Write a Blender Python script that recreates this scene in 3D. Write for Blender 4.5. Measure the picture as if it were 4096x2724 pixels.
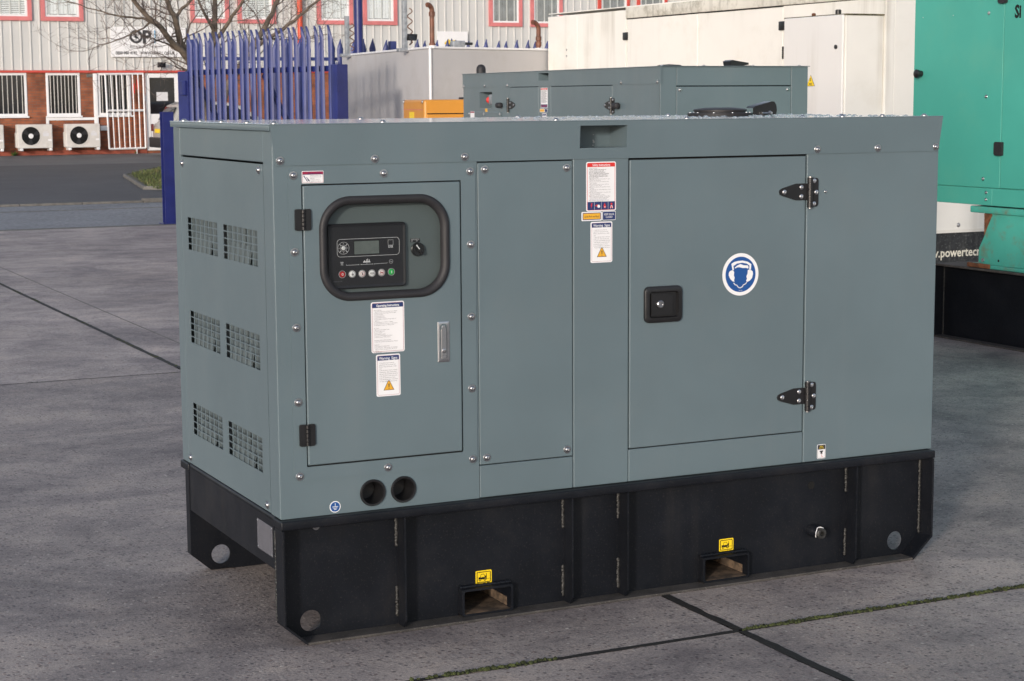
import bpy, bmesh, math, random
from mathutils import Vector, Matrix, noise
random.seed(7)
for o in list(bpy.data.objects): bpy.data.objects.remove(o)
scene = bpy.context.scene
COL = scene.collection
R = math.radians

# ------------------------------------------------------------------ camera
cd = bpy.data.cameras.new('camera'); cam = bpy.data.objects.new('camera', cd); COL.objects.link(cam)
right = Vector((0.899867, -0.436120, -0.006172)); up = Vector((0.062682, 0.115306, 0.991350)); fwd = Vector((0.431636, 0.892471, -0.131097))
cam.matrix_world = Matrix(((right.x, up.x, -fwd.x, -1.59914), (right.y, up.y, -fwd.y, -4.79866), (right.z, up.z, -fwd.z, 1.52694), (0, 0, 0, 1)))
cd.sensor_width = 36; cd.lens = 64.536; cd.clip_start = 0.05; cd.clip_end = 2000
cd.dof.use_dof = True; cd.dof.focus_distance = 5.6; cd.dof.aperture_fstop = 25
scene.camera = cam

# ------------------------------------------------------------------ sky and sun (low, hazy winter sun behind the viewer's left shoulder)
SUN_EL, SUN_AZ = R(10.5), R(46)          # light travels towards +X+Y
world = bpy.data.worlds.new('World'); scene.world = world; world.use_nodes = True
wn = world.node_tree.nodes; wl = world.node_tree.links
bg = wn['Background']; sky = wn.new('ShaderNodeTexSky'); sky.sky_type = 'NISHITA'; sky.sun_disc = False
sky.sun_elevation = SUN_EL; sky.sun_rotation = R(180) + SUN_AZ
sky.air_density = 1.0; sky.dust_density = 0.7; sky.ozone_density = 1.6
hs = wn.new('ShaderNodeHueSaturation'); hs.inputs['Saturation'].default_value = 0.55      # thin high haze over the whole sky
wl.new(sky.outputs[0], hs.inputs['Color']); tn = wn.new('ShaderNodeMix'); tn.data_type = 'RGBA'; tn.blend_type = 'MULTIPLY'; tn.inputs[0].default_value = 1; tn.inputs[7].default_value = (1.03, .99, 1.02, 1)
wl.new(hs.outputs[0], tn.inputs[6]); wl.new(tn.outputs[2], bg.inputs[0]); bg.inputs[1].default_value = 0.15
sl = bpy.data.lights.new('sun', 'SUN'); sun = bpy.data.objects.new('sun', sl); COL.objects.link(sun)
sl.energy = 1.7; sl.angle = R(5.0); sl.color = (1.0, 0.90, 0.80)
trav = Vector((math.sin(SUN_AZ) * math.cos(SUN_EL), math.cos(SUN_AZ) * math.cos(SUN_EL), -math.sin(SUN_EL)))
sun.rotation_euler = trav.to_track_quat('-Z', 'Y').to_euler()
vs = scene.view_settings; vs.view_transform = 'Standard'; vs.look = 'None'; vs.gamma = 1; vs.use_curve_mapping = False
vs.exposure = 0.66
scene.render.engine = 'CYCLES'

# ------------------------------------------------------------------ materials
def mat(name, col, rough=0.5, metal=0.0, var=0.08, scale=6.0, bump=0.0, bscale=300.0, spec=0.5, coat=0.0,
        dirt=None, streak=None, speck=None, ripple=0.0):
    """procedural material. dirt=(colour, amount 0..1, scale), streak=(colour, amount, freq), speck=(colour, amount, scale)"""
    m = bpy.data.materials.new(name); m.use_nodes = True
    n = m.node_tree.nodes; l = m.node_tree.links
    p = n['Principled BSDF']
    p.inputs['Roughness'].default_value = rough; p.inputs['Metallic'].default_value = metal
    p.inputs['Specular IOR Level'].default_value = spec
    if coat: p.inputs['Coat Weight'].default_value = coat; p.inputs['Coat Roughness'].default_value = 0.12
    g = n.new('ShaderNodeNewGeometry')
    def nz(sc, det=4, vec=None, rgh=0.6):
        t = n.new('ShaderNodeTexNoise'); t.inputs['Scale'].default_value = sc; t.inputs['Detail'].default_value = det
        t.inputs['Roughness'].default_value = rgh
        l.new(vec or g.outputs['Position'], t.inputs['Vector']); return t.outputs['Fac']
    def ramp(fac, a, b):
        r = n.new('ShaderNodeMapRange'); r.inputs['From Min'].default_value = a; r.inputs['From Max'].default_value = b
        r.interpolation_type = 'SMOOTHSTEP'; l.new(fac, r.inputs['Value']); return r.outputs['Result']
    def mix(a, b, fac):
        x = n.new('ShaderNodeMix'); x.data_type = 'RGBA'
        if isinstance(a, tuple): x.inputs[6].default_value = (*a[:3], 1)
        else: l.new(a, x.inputs[6])
        if isinstance(b, tuple): x.inputs[7].default_value = (*b[:3], 1)
        else: l.new(b, x.inputs[7])
        if isinstance(fac, float): x.inputs[0].default_value = fac
        else: l.new(fac, x.inputs[0])
        return x.outputs[2]
    def mul(a, b):
        x = n.new('ShaderNodeMath'); x.operation = 'MULTIPLY'; l.new(a, x.inputs[0])
        if isinstance(b, float): x.inputs[1].default_value = b
        else: l.new(b, x.inputs[1])
        return x.outputs[0]
    lo = tuple(c * (1 - var) for c in col); hi = tuple(min(1, c * (1 + var)) for c in col)
    c = mix(lo, hi, ramp(nz(scale), .35, .65))
    if speck: c = mix(c, speck[0], mul(ramp(nz(speck[2], 2), .60, .68), speck[1]))
    if dirt: c = mix(c, dirt[0], mul(ramp(nz(dirt[2], 6, None, .7), .48, .75), dirt[1]))
    if streak:
        mp = n.new('ShaderNodeMapping'); mp.inputs['Scale'].default_value = (streak[2], streak[2], streak[2] * 0.06)
        l.new(g.outputs['Position'], mp.inputs['Vector'])
        c = mix(c, streak[0], mul(mul(ramp(nz(1.0, 5, mp.outputs[0]), .5, .78), ramp(nz(streak[2] * .12, 3), .4, .65)), streak[1]))
    l.new(c, p.inputs['Base Color'])
    rr = n.new('ShaderNodeMapRange'); rr.inputs['To Min'].default_value = max(0, rough - .06); rr.inputs['To Max'].default_value = min(1, rough + .08)
    l.new(nz(scale * 3), rr.inputs['Value']); l.new(rr.outputs[0], p.inputs['Roughness'])
    if bump:
        b = n.new('ShaderNodeBump'); b.inputs['Strength'].default_value = bump; b.inputs['Distance'].default_value = 0.002
        l.new(nz(bscale, 3), b.inputs['Height']); l.new(b.outputs[0], p.inputs['Normal'])
        if ripple:
            b2 = n.new('ShaderNodeBump'); b2.inputs['Strength'].default_value = ripple; b2.inputs['Distance'].default_value = .02
            l.new(nz(2.6, 2), b2.inputs['Height']); l.new(b2.outputs[0], b.inputs['Normal'])
    return m

def concrete(name='yard_concrete', k=1.0):
    m = bpy.data.materials.new(name); m.use_nodes = True
    n = m.node_tree.nodes; l = m.node_tree.links; p = n['Principled BSDF']
    g = n.new('ShaderNodeNewGeometry'); P = g.outputs['Position']
    def nz(sc, det, rgh=.6, vec=None, dist=0):
        t = n.new('ShaderNodeTexNoise'); t.inputs['Scale'].default_value = sc; t.inputs['Detail'].default_value = det
        t.inputs['Roughness'].default_value = rgh; t.inputs['Distortion'].default_value = dist
        l.new(vec or P, t.inputs['Vector']); return t
    def rmp(fac, stops):
        r = n.new('ShaderNodeValToRGB'); e = r.color_ramp.elements
        e[0].position, e[0].color = stops[0][0], (*stops[0][1], 1); e[1].position, e[1].color = stops[-1][0], (*stops[-1][1], 1)
        for s, c in stops[1:-1]: x = e.new(s); x.color = (*c, 1)
        l.new(fac, r.inputs[0]); return r.outputs[0]
    def mixc(a, b, fac, mode='MIX'):
        x = n.new('ShaderNodeMix'); x.data_type = 'RGBA'; x.blend_type = mode
        l.new(a, x.inputs[6]) if not isinstance(a, tuple) else setattr(x.inputs[6], 'default_value', (*a, 1))
        l.new(b, x.inputs[7]) if not isinstance(b, tuple) else setattr(x.inputs[7], 'default_value', (*b, 1))
        l.new(fac, x.inputs[0]) if not isinstance(fac, float) else setattr(x.inputs[0], 'default_value', fac)
        return x.outputs[2]
    big = rmp(nz(.7, 7, .66, None, .3).outputs['Fac'], [(.30, (.21, .187, .180)), (.5, (.32, .288, .274)), (.70, (.435, .388, .362))])
    mp = n.new('ShaderNodeMapping'); mp.inputs['Scale'].default_value = (2.4, 3.0, 1); mp.inputs['Rotation'].default_value = (0, 0, .5); l.new(P, mp.inputs['Vector'])
    br = rmp(nz(1.3, 8, .75, mp.outputs[0], .4).outputs['Fac'], [(.32, (.66, .66, .69)), (.52, (1, 1, 1)), (.72, (1.22, 1.18, 1.12))])
    c = mixc(big, br, 1.0, 'MULTIPLY')
    v = n.new('ShaderNodeTexVoronoi'); v.inputs['Scale'].default_value = 62; v.inputs['Randomness'].default_value = 1; l.new(P, v.inputs['Vector'])
    sep = n.new('ShaderNodeSeparateColor'); l.new(v.outputs['Color'], sep.inputs[0])
    stone = rmp(sep.outputs[0], [(0, (.46, .43, .40)), (.22, (.34, .30, .28)), (.38, (.17, .12, .115)), (.6, (.12, .105, .11)), (.85, (.085, .08, .09)), (1, (.55, .52, .48))])
    inside = rmp(v.outputs['Distance'], [(.22, (1, 1, 1)), (.42, (0, 0, 0))])
    pick = rmp(sep.outputs[1], [(.42, (0, 0, 0)), (.50, (1, 1, 1))])
    mk = mixc(inside, pick, 1.0, 'MULTIPLY')
    mk = mixc(mk, (.9, .9, .9), 1.0, 'MULTIPLY')
    c = mixc(c, stone, mk)
    grain = rmp(nz(150, 4, .75).outputs['Fac'], [(.30, (.45, .45, .47)), (.5, (1, 1, 1)), (.70, (1.45, 1.42, 1.38))])
    c = mixc(c, grain, .85, 'MULTIPLY')
    pit = rmp(nz(38, 5, .7).outputs['Fac'], [(.34, (.42, .42, .44)), (.46, (1, 1, 1))])
    c = mixc(c, pit, .8, 'MULTIPLY')
    dark = rmp(nz(1.1, 8, .75, None, .8).outputs['Fac'], [(.36, (.58, .57, .61)), (.50, (.95, .94, .95)), (.64, (1.16, 1.13, 1.10))])
    c = mixc(c, dark, .85, 'MULTIPLY')
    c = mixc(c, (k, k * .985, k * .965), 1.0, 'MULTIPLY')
    l.new(c, p.inputs['Base Color'])
    p.inputs['Roughness'].default_value = .72; p.inputs['Specular IOR Level'].default_value = .45
    b = n.new('ShaderNodeBump'); b.inputs['Strength'].default_value = .55; b.inputs['Distance'].default_value = .004
    h = mixc(nz(120, 5, .7).outputs['Fac'], inside, .35); l.new(h, b.inputs['Height']); l.new(b.outputs[0], p.inputs['Normal'])
    return m

def asphalt(name, c0, c1, sc=90, rough=.75):
    m = bpy.data.materials.new(name); m.use_nodes = True
    n = m.node_tree.nodes; l = m.node_tree.links; p = n['Principled BSDF']
    g = n.new('ShaderNodeNewGeometry')
    def nz(s, d):
        t = n.new('ShaderNodeTexNoise'); t.inputs['Scale'].default_value = s; t.inputs['Detail'].default_value = d; t.inputs['Roughness'].default_value = .65
        l.new(g.outputs['Position'], t.inputs['Vector']); return t.outputs['Fac']
    x = n.new('ShaderNodeMix'); x.data_type = 'RGBA'; x.inputs[6].default_value = (*c0, 1); x.inputs[7].default_value = (*c1, 1)
    r = n.new('ShaderNodeMapRange'); r.inputs['From Min'].default_value = .36; r.inputs['From Max'].default_value = .64; l.new(nz(sc, 5), r.inputs[0]); l.new(r.outputs[0], x.inputs[0])
    y = n.new('ShaderNodeMix'); y.data_type = 'RGBA'; y.blend_type = 'MULTIPLY'; y.inputs[0].default_value = 1
    r2 = n.new('ShaderNodeMapRange'); r2.inputs['From Min'].default_value = .3; r2.inputs['From Max'].default_value = .7; r2.inputs['To Min'].default_value = .7; r2.inputs['To Max'].default_value = 1.15
    l.new(nz(.6, 6), r2.inputs[0]); l.new(x.outputs[2], y.inputs[6]); l.new(r2.outputs[0], y.inputs[7]); l.new(y.outputs[2], p.inputs['Base Color'])
    p.inputs['Roughness'].default_value = rough
    b = n.new('ShaderNodeBump'); b.inputs['Strength'].default_value = .8; b.inputs['Distance'].default_value = .006; l.new(nz(sc, 4), b.inputs['Height']); l.new(b.outputs[0], p.inputs['Normal'])
    return m

def brick():
    m = bpy.data.materials.new('red_brickwork'); m.use_nodes = True
    n = m.node_tree.nodes; l = m.node_tree.links; p = n['Principled BSDF']
    g = n.new('ShaderNodeNewGeometry')
    s = n.new('ShaderNodeSeparateXYZ'); l.new(g.outputs['Position'], s.inputs[0])
    c = n.new('ShaderNodeCombineXYZ'); l.new(s.outputs['X'], c.inputs[0]); l.new(s.outputs['Z'], c.inputs[1])
    t = n.new('ShaderNodeTexBrick'); l.new(c.outputs[0], t.inputs['Vector'])
    t.inputs['Scale'].default_value = 1; t.inputs['Brick Width'].default_value = .225; t.inputs['Row Height'].default_value = .075
    t.inputs['Mortar Size'].default_value = .006; t.inputs['Mortar Smooth'].default_value = .2; t.inputs['Bias'].default_value = -.1
    t.inputs['Color1'].default_value = (.34, .108, .048, 1); t.inputs['Color2'].default_value = (.23, .072, .036, 1); t.inputs['Mortar'].default_value = (.16, .11, .085, 1)
    q = n.new('ShaderNodeTexNoise'); q.inputs['Scale'].default_value = 3; q.inputs['Detail'].default_value = 6; l.new(g.outputs['Position'], q.inputs['Vector'])
    r = n.new('ShaderNodeMapRange'); r.inputs['From Min'].default_value = .3; r.inputs['From Max'].default_value = .7; r.inputs['To Min'].default_value = .6; r.inputs['To Max'].default_value = 1.25; l.new(q.outputs['Fac'], r.inputs[0])
    y = n.new('ShaderNodeMix'); y.data_type = 'RGBA'; y.blend_type = 'MULTIPLY'; y.inputs[0].default_value = 1
    l.new(t.outputs['Color'], y.inputs[6]); l.new(r.outputs[0], y.inputs[7]); l.new(y.outputs[2], p.inputs['Base Color'])
    p.inputs['Roughness'].default_value = .85
    b = n.new('ShaderNodeBump'); b.invert = True; b.inputs['Strength'].default_value = .8; b.inputs['Distance'].default_value = .01; l.new(t.outputs['Fac'], b.inputs['Height']); l.new(b.outputs[0], p.inputs['Normal'])
    return m

def glass(name, tint=(.85, .9, .9), rough=.03, gloss=.12):
    m = bpy.data.materials.new(name); m.use_nodes = True
    n = m.node_tree.nodes; l = m.node_tree.links; n.remove(n['Principled BSDF'])
    t = n.new('ShaderNodeBsdfTransparent'); t.inputs[0].default_value = (*tint, 1)
    g = n.new('ShaderNodeBsdfGlossy'); g.inputs['Roughness'].default_value = rough
    lw = n.new('ShaderNodeLayerWeight'); lw.inputs[0].default_value = .15; pw = n.new('ShaderNodeMath'); pw.operation = 'POWER'; pw.inputs[1].default_value = 3; l.new(lw.outputs['Facing'], pw.inputs[0])
    a = n.new('ShaderNodeMath'); a.operation = 'MAXIMUM'; l.new(pw.outputs[0], a.inputs[0])
    q = n.new('ShaderNodeTexNoise'); q.inputs['Scale'].default_value = 14; q.inputs['Detail'].default_value = 5
    gg = n.new('ShaderNodeNewGeometry'); l.new(gg.outputs['Position'], q.inputs['Vector'])
    mr = n.new('ShaderNodeMapRange'); mr.inputs['To Min'].default_value = gloss * .6; mr.inputs['To Max'].default_value = gloss * 1.4; l.new(q.outputs['Fac'], mr.inputs[0]); l.new(mr.outputs[0], a.inputs[1])
    x = n.new('ShaderNodeMixShader'); l.new(a.outputs[0], x.inputs[0]); l.new(t.outputs[0], x.inputs[1]); l.new(g.outputs[0], x.inputs[2])
    l.new(x.outputs[0], n['Material Output'].inputs[0]); return m

M = dict(
    paint=mat('grey_powder_coat', (.114, .156, .174), .36, var=.05, scale=1.6, bump=.12, bscale=700, spec=.5, coat=.12, ripple=.22, streak=((.165, .19, .20), .22, 7), dirt=((.135, .165, .175), .35, 3)),
    roofp=mat('wet_grey_roof', (.118, .156, .173), .22, var=.05, scale=6, bump=.04, bscale=60, spec=.6, coat=1.0),
    paint_in=mat('grey_inner_sheet', (.100, .125, .130), .5, var=.05, scale=4),
    gap=mat('dark_seam', (.002, .0022, .0025), .9, var=.05),
    black=mat('black_steel', (.0050, .0064, .0098), .42, var=.2, scale=5, bump=.14, bscale=300, spec=.32, ripple=.15, dirt=((.020, .019, .019), .40, 5), streak=((.035, .032, .030), .35, 9), speck=((.10, .09, .08), .16, 170)),
    blackdust=mat('dusty_black_steel', (.048, .044, .041), .7, var=.25, scale=14, bump=.3, bscale=260, dirt=((.085, .075, .065), .7, 13), speck=((.17, .155, .14), .5, 140)),
    weld=mat('weld_bead', (.045, .045, .043), .38, .35, var=.35, scale=90, bump=.5, bscale=500),
    blackpl=mat('black_plastic', (.012, .012, .013), .33, var=.1, scale=20, bump=.05, bscale=600),
    rubber=mat('black_rubber', (.018, .0175, .020), .58, var=.08, scale=25, bump=.1, bscale=500),
    steel=mat('bright_zinc', (.46, .46, .47), .28, 1.0, var=.08, scale=60),
    chrome=mat('satin_chrome', (.60, .60, .61), .30, 1.0, var=.05, scale=40),
    galv=mat('galvanised_steel', (.36, .38, .40), .5, .6, var=.2, scale=20),
    white=mat('white_vinyl', (.78, .78, .79), .35, var=.02),
    ink=mat('dark_print', (.035, .035, .04), .5, var=.05),
    inkgrey=mat('grey_print', (.15, .15, .165), .5, var=.05),
    navy=mat('navy_print', (.016, .035, .13), .4, var=.03),
    blue=mat('blue_print', (.012, .075, .27), .4, var=.03),
    red=mat('red_print', (.62, .03, .025), .4, var=.03),
    crim=mat('crimson_print', (.30, .012, .05), .4, var=.03),
    amber=mat('amber_print', (.72, .38, .03), .4, var=.03),
    yellow=mat('yellow_vinyl', (.85, .60, .012), .38, var=.03),
    panelface=mat('control_face', (.016, .016, .019), .35, var=.05, scale=30),
    lcd=mat('lcd_screen', (.115, .135, .13), .22, var=.05, scale=60),
    pale=mat('pale_print', (.62, .62, .64), .4, var=.03),
    green=mat('green_button', (.02, .42, .08), .3, var=.03),
    redb=mat('red_button', (.42, .012, .015), .3, var=.03),
    rust=mat('rusty_steel', (.13, .05, .022), .8, var=.4, scale=22, bump=.4, bscale=150, dirt=((.28, .12, .04), .7, 16)),
    wood=mat('rusty_floor', (.11, .075, .048), .85, var=.5, scale=30, bump=.4, bscale=120, dirt=((.03, .025, .02), .8, 18)),
    plate=mat('data_plate', (.115, .115, .132), .45, .0, var=.06, scale=60),
    concrete=concrete(),
    concrete2=concrete('sunlit_yard_concrete', 1.22),  # same concrete, paler: grazing sun on the far yard put into the colour
    joint=mat('joint_sealant', (.014, .013, .012), .75, var=.3, scale=50, bump=.5, bscale=200),
    moss=mat('moss', (.040, .050, .013), .9, var=.55, scale=40, bump=.6, bscale=300),
    road=asphalt('road_asphalt', (.09, .097, .11), (.26, .27, .285), 22, .55),
    lot=asphalt('dark_asphalt', (.045, .046, .05), (.085, .085, .088), 40, .7),
    fore=asphalt('forecourt_asphalt', (.075, .08, .088), (.12, .125, .13), 40, .6),
    farground=asphalt('far_ground', (.09, .09, .09), (.14, .14, .135), 2, .8),
    kerb=mat('kerb_concrete', (.135, .13, .12), .85, var=.2, scale=8, bump=.4, bscale=90, dirt=((.10, .095, .085), .6, 6)),
    grass=mat('grass', (.070, .092, .026), .8, var=.4, scale=2.5, dirt=((.26, .21, .10), .8, 3)),
    soil=mat('soil', (.10, .095, .045), .95, var=.4, scale=9, bump=.6, bscale=60),
    brick=brick(),
    plinth=mat('red_plinth', (.24, .062, .038), .85, var=.25, scale=6, bump=.4, bscale=60),
    clad=mat('pale_cladding', (.56, .56, .545), .5, var=.03, scale=1.2, streak=((.40, .39, .37), .35, 3)),
    clad2=mat('pale_cladding_rib', (.56, .56, .545), .5, var=.03, scale=1.2),
    trim=mat('faded_red_trim', (.60, .19, .19), .5, var=.10, scale=2),
    redtrim=mat('red_trim', (.55, .075, .055), .5, var=.08, scale=3),
    redpipe=mat('orange_red_pipe', (.62, .075, .03), .45, var=.08, scale=3),
    upvc=mat('white_upvc', (.76, .76, .77), .35, var=.03, dirt=((.5, .49, .46), .3, 3)),
    winD=mat('dark_window', (.010, .012, .016), .05, var=.4, scale=1.5, spec=.6),
    glassU=glass('window_glass', (.95, .97, .98), .02, .16),
    glassC=glass('control_window', (.86, .88, .87), .06, .05),
    blind=mat('blind_slats', (.80, .82, .82), .7, var=.05, scale=4),
    blindD=mat('dark_blind', (.22, .23, .24), .6, var=.2, scale=3),
    acw=mat('ac_casing', (.60, .58, .55), .45, var=.05, scale=4, dirt=((.35, .32, .28), .4, 5)),
    bluep=mat('blue_gloss_paint', (.012, .019, .125), .36, var=.12, scale=4, spec=.5, dirt=((.04, .05, .15), .3, 9)),
    bluef=mat('blue_fence_paint', (.028, .042, .165), .45, var=.15, scale=3, dirt=((.08, .09, .19), .4, 9)),
    cont=mat('pale_grey_steel', (.47, .462, .462), .55, var=.05, scale=.8, dirt=((.36, .34, .32), .35, 2.2), streak=((.32, .28, .24), .3, 5)),
    wht=mat('cream_container', (.80, .785, .735), .5, var=.03, scale=.7, streak=((.22, .19, .12), .55, 5), dirt=((.58, .54, .45), .25, 2.6)),
    whtdirt=mat('mouldy_white_steel', (.68, .66, .59), .6, var=.06, scale=2, streak=((.07, .065, .04), .95, 9), dirt=((.17, .15, .09), .75, 5)),
    whtclean=mat('white_cabinet', (.74, .735, .72), .42, var=.03, scale=.9, streak=((.30, .27, .20), .35, 6)),
    mould=mat('mould_stain', (.10, .09, .05), .9, var=.5, scale=12),
    skirt=mat('dark_skirt', (.024, .026, .028), .6, var=.3, scale=30, streak=((.13, .13, .12), .6, 22), speck=((.2, .2, .19), .5, 60)),
    cream=mat('cream_print', (.72, .69, .58), .5, var=.04),
    gen=mat('green_enclosure', (.062, .35, .282), .42, var=.05, scale=1.2, bump=.05, bscale=500, dirt=((.10, .36, .27), .4, 3)),
    genr=mat('green_rusting', (.062, .35, .282), .5, var=.08, scale=3, dirt=((.20, .09, .035), .6, 9)),
    orange=mat('amber_enclosure', (.58, .25, .03), .42, var=.05, scale=1.5, dirt=((.62, .33, .09), .4, 4)),
    pipe=mat('brown_pipe', (.15, .055, .03), .5, var=.25, scale=12, dirt=((.30, .17, .10), .5, 14)),
    bark=mat('bark', (.16, .125, .095), .9, var=.35, scale=9, bump=.7, bscale=60, dirt=((.20, .17, .12), .5, 7)),
    twig=mat('twig', (.15, .115, .10), .9, var=.25, scale=5),
    car=mat('silver_car_paint', (.48, .48, .46), .3, .35, var=.03, coat=.6),
    tyre=mat('tyre', (.02, .02, .02), .8, var=.2, scale=20),
    lampred=mat('red_lens', (.10, .02, .02), .15, var=.05),
    leaf=mat('weed', (.06, .13, .025), .8, var=.35, scale=14),
    water=None,
)
wm = bpy.data.materials.new('water'); wm.use_nodes = True; M['water'] = wm
_p = wm.node_tree.nodes['Principled BSDF']; _p.inputs['Base Color'].default_value = (.9, .95, 1, 1); _p.inputs['Roughness'].default_value = .03
_p.inputs['Transmission Weight'].default_value = .85; _p.inputs['IOR'].default_value = 1.33

# ------------------------------------------------------------------ mesh helpers
def frame(o, u, v):
    u = Vector(u).normalized(); v = Vector(v).normalized(); w = u.cross(v)
    return Matrix(((u.x, v.x, w.x, o[0]), (u.y, v.y, w.y, o[1]), (u.z, v.z, w.z, o[2]), (0, 0, 0, 1)))
I4 = Matrix.Identity(4)
FR = frame((0, 0, 0), (1, 0, 0), (0, 0, 1))       # a face that looks towards -Y
def front(y=0, x=0, z=0): return frame((x, y, z), (1, 0, 0), (0, 0, 1))
def side(x=0, y=0, z=0): return frame((x, y, z), (0, -1, 0), (0, 0, 1))    # a face that looks towards -X (a = -Y)
def topf(z=0, x=0, y=0): return frame((x, y, z), (1, 0, 0), (0, 1, 0))

def ob(name, bm, m, parent=None, ang=32, label=None, cat=None, group=None, kind=None, fix=True):
    if fix: bmesh.ops.recalc_face_normals(bm, faces=bm.faces[:])
    bm.normal_update(); lim = R(ang)
    for f in bm.faces: f.smooth = True
    for e in bm.edges:
        if len(e.link_faces) != 2: e.smooth = False; continue
        a = e.calc_face_angle(0)
        if a > lim: e.smooth = False; continue
        if a > .05:
            p, q = sorted(f.calc_area() for f in e.link_faces)
            if q > 25 * max(p, 1e-12): e.smooth = False      # keep big flat sheets flat beside their rounded edges
    me = bpy.data.meshes.new(name); bm.to_mesh(me); bm.free(); me.materials.append(M[m] if isinstance(m, str) else m)
    return link(name, me, parent, I4, label, cat, group, kind)
def link(name, me, parent=None, mtx=I4, label=None, cat=None, group=None, kind=None):
    o = bpy.data.objects.new(name, me); COL.objects.link(o)
    if parent is not None: o.parent = parent
    o.matrix_local = mtx
    if label: o['label'] = label
    if cat: o['category'] = cat
    if group: o['group'] = group
    if kind: o['kind'] = kind
    return o
def thing(name, label, cat, loc=(0, 0, 0), rz=0, group=None):
    return link(name, None, None, Matrix.Translation(loc) @ Matrix.Rotation(rz, 4, 'Z'), label, cat, group)
def nb(): return bmesh.new()

def bevel(bm, faces, off, seg=2):
    if off <= 0: return
    es = list({e for f in faces for e in f.edges})
    bmesh.ops.bevel(bm, geom=es, offset=off, segments=seg, affect='EDGES', profile=.5, clamp_overlap=True)
def box(bm, T, a0, a1, b0, b1, c0, c1, bev=0, seg=2):
    vs = [bm.verts.new(T @ Vector(p)) for p in ((a0, b0, c0), (a1, b0, c0), (a1, b1, c0), (a0, b1, c0), (a0, b0, c1), (a1, b0, c1), (a1, b1, c1), (a0, b1, c1))]
    fs = [bm.faces.new([vs[i] for i in q]) for q in ((3, 2, 1, 0), (4, 5, 6, 7), (0, 1, 5, 4), (1, 2, 6, 5), (2, 3, 7, 6), (3, 0, 4, 7))]
    bevel(bm, fs, bev, seg); return bm
def wbox(bm, x0, x1, y0, y1, z0, z1, bev=0, seg=2): return box(bm, I4, x0, x1, y0, y1, z0, z1, bev, seg)
def prism(bm, T, pts, c0, c1, bev=0, seg=2):
    lo = [bm.verts.new(T @ Vector((a, b, c0))) for a, b in pts]; hi = [bm.verts.new(T @ Vector((a, b, c1))) for a, b in pts]
    f = [bm.faces.new(lo[::-1]), bm.faces.new(hi)]; n = len(pts)
    for i in range(n): f.append(bm.faces.new((lo[i], lo[(i + 1) % n], hi[(i + 1) % n], hi[i])))
    if bev:
        es = list(f[1].edges); bmesh.ops.bevel(bm, geom=es, offset=bev, segments=seg, affect='EDGES', clamp_overlap=True)
    return bm
def flat(bm, T, pts, c):
    bm.faces.new([bm.verts.new(T @ Vector((a, b, c))) for a, b in pts]); return bm
def rr(a0, a1, b0, b1, r, n=5):
    out = []
    for cx, cy, s in ((a1 - r, b1 - r, 0), (a0 + r, b1 - r, 90), (a0 + r, b0 + r, 180), (a1 - r, b0 + r, 270)):
        for k in range(n + 1):
            t = R(s + 90 * k / n); out.append((cx + r * math.cos(t), cy + r * math.sin(t)))
    return out
def circ(ca, cb, r, n=28, r2=None): return [(ca + r * math.cos(2 * math.pi * k / n), cb + (r2 or r) * math.sin(2 * math.pi * k / n)) for k in range(n)]
def rings(bm, T, loops, cap0=False, cap1=False, closed=True):
    """loft through loops [(outline, c)]"""
    L = [[bm.verts.new(T @ Vector((a, b, c))) for a, b in o] for o, c in loops]
    for p, q in zip(L, L[1:]):
        n = len(p)
        for i in range(n): bm.faces.new((p[i], p[(i + 1) % n], q[(i + 1) % n], q[i]))
    if cap0: bm.faces.new(L[0][::-1])
    if cap1: bm.faces.new(L[-1])
    return bm
def ringplate(bm, T, outer, inner, c0, c1):
    L = [[bm.verts.new(T @ Vector((a, b, c))) for a, b in o] for o, c in ((inner, c0), (outer, c0), (outer, c1), (inner, c1))]
    n = len(outer)
    for k in range(4):
        p, q = L[k], L[(k + 1) % 4]
        for i in range(n): bm.faces.new((p[i], p[(i + 1) % n], q[(i + 1) % n], q[i]))
    return bm
def lathe(bm, T, ca, cb, prof, n=24):
    L = []
    for r, c in prof:
        if r < 1e-6: L.append([bm.verts.new(T @ Vector((ca, cb, c)))])
        else: L.append([bm.verts.new(T @ Vector((ca + r * math.cos(2 * math.pi * k / n), cb + r * math.sin(2 * math.pi * k / n), c))) for k in range(n)])
    for p, q in zip(L, L[1:]):
        for i in range(n):
            j = (i + 1) % n
            vs = [p[i % len(p)], p[j % len(p)], q[j % len(q)], q[i % len(q)]]
            u = []
            for v in vs:
                if v not in u: u.append(v)
            if len(u) > 2: bm.faces.new(u)
    return bm
def tube(bm, pts, rad, n=8, cap=True):
    pts = [Vector(p) for p in pts]; rad = rad if isinstance(rad, (list, tuple)) else [rad] * len(pts)
    L = []; ref = Vector((0, 0, 1))
    for i, p in enumerate(pts):
        d = (pts[min(i + 1, len(pts) - 1)] - pts[max(i - 1, 0)]).normalized()
        if abs(d.dot(ref)) > .95: ref = Vector((1, 0, 0)) if abs(d.x) < .9 else Vector((0, 1, 0))
        u = d.cross(ref).normalized(); w = u.cross(d).normalized(); ref = w
        L.append([bm.verts.new(p + (u * math.cos(2 * math.pi * k / n) + w * math.sin(2 * math.pi * k / n)) * rad[i]) for k in range(n)])
    for p, q in zip(L, L[1:]):
        for i in range(n): bm.faces.new((p[i], p[(i + 1) % n], q[(i + 1) % n], q[i]))
    if cap:
        bm.faces.new(L[0][::-1]); bm.faces.new(L[-1])
    return bm
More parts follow.
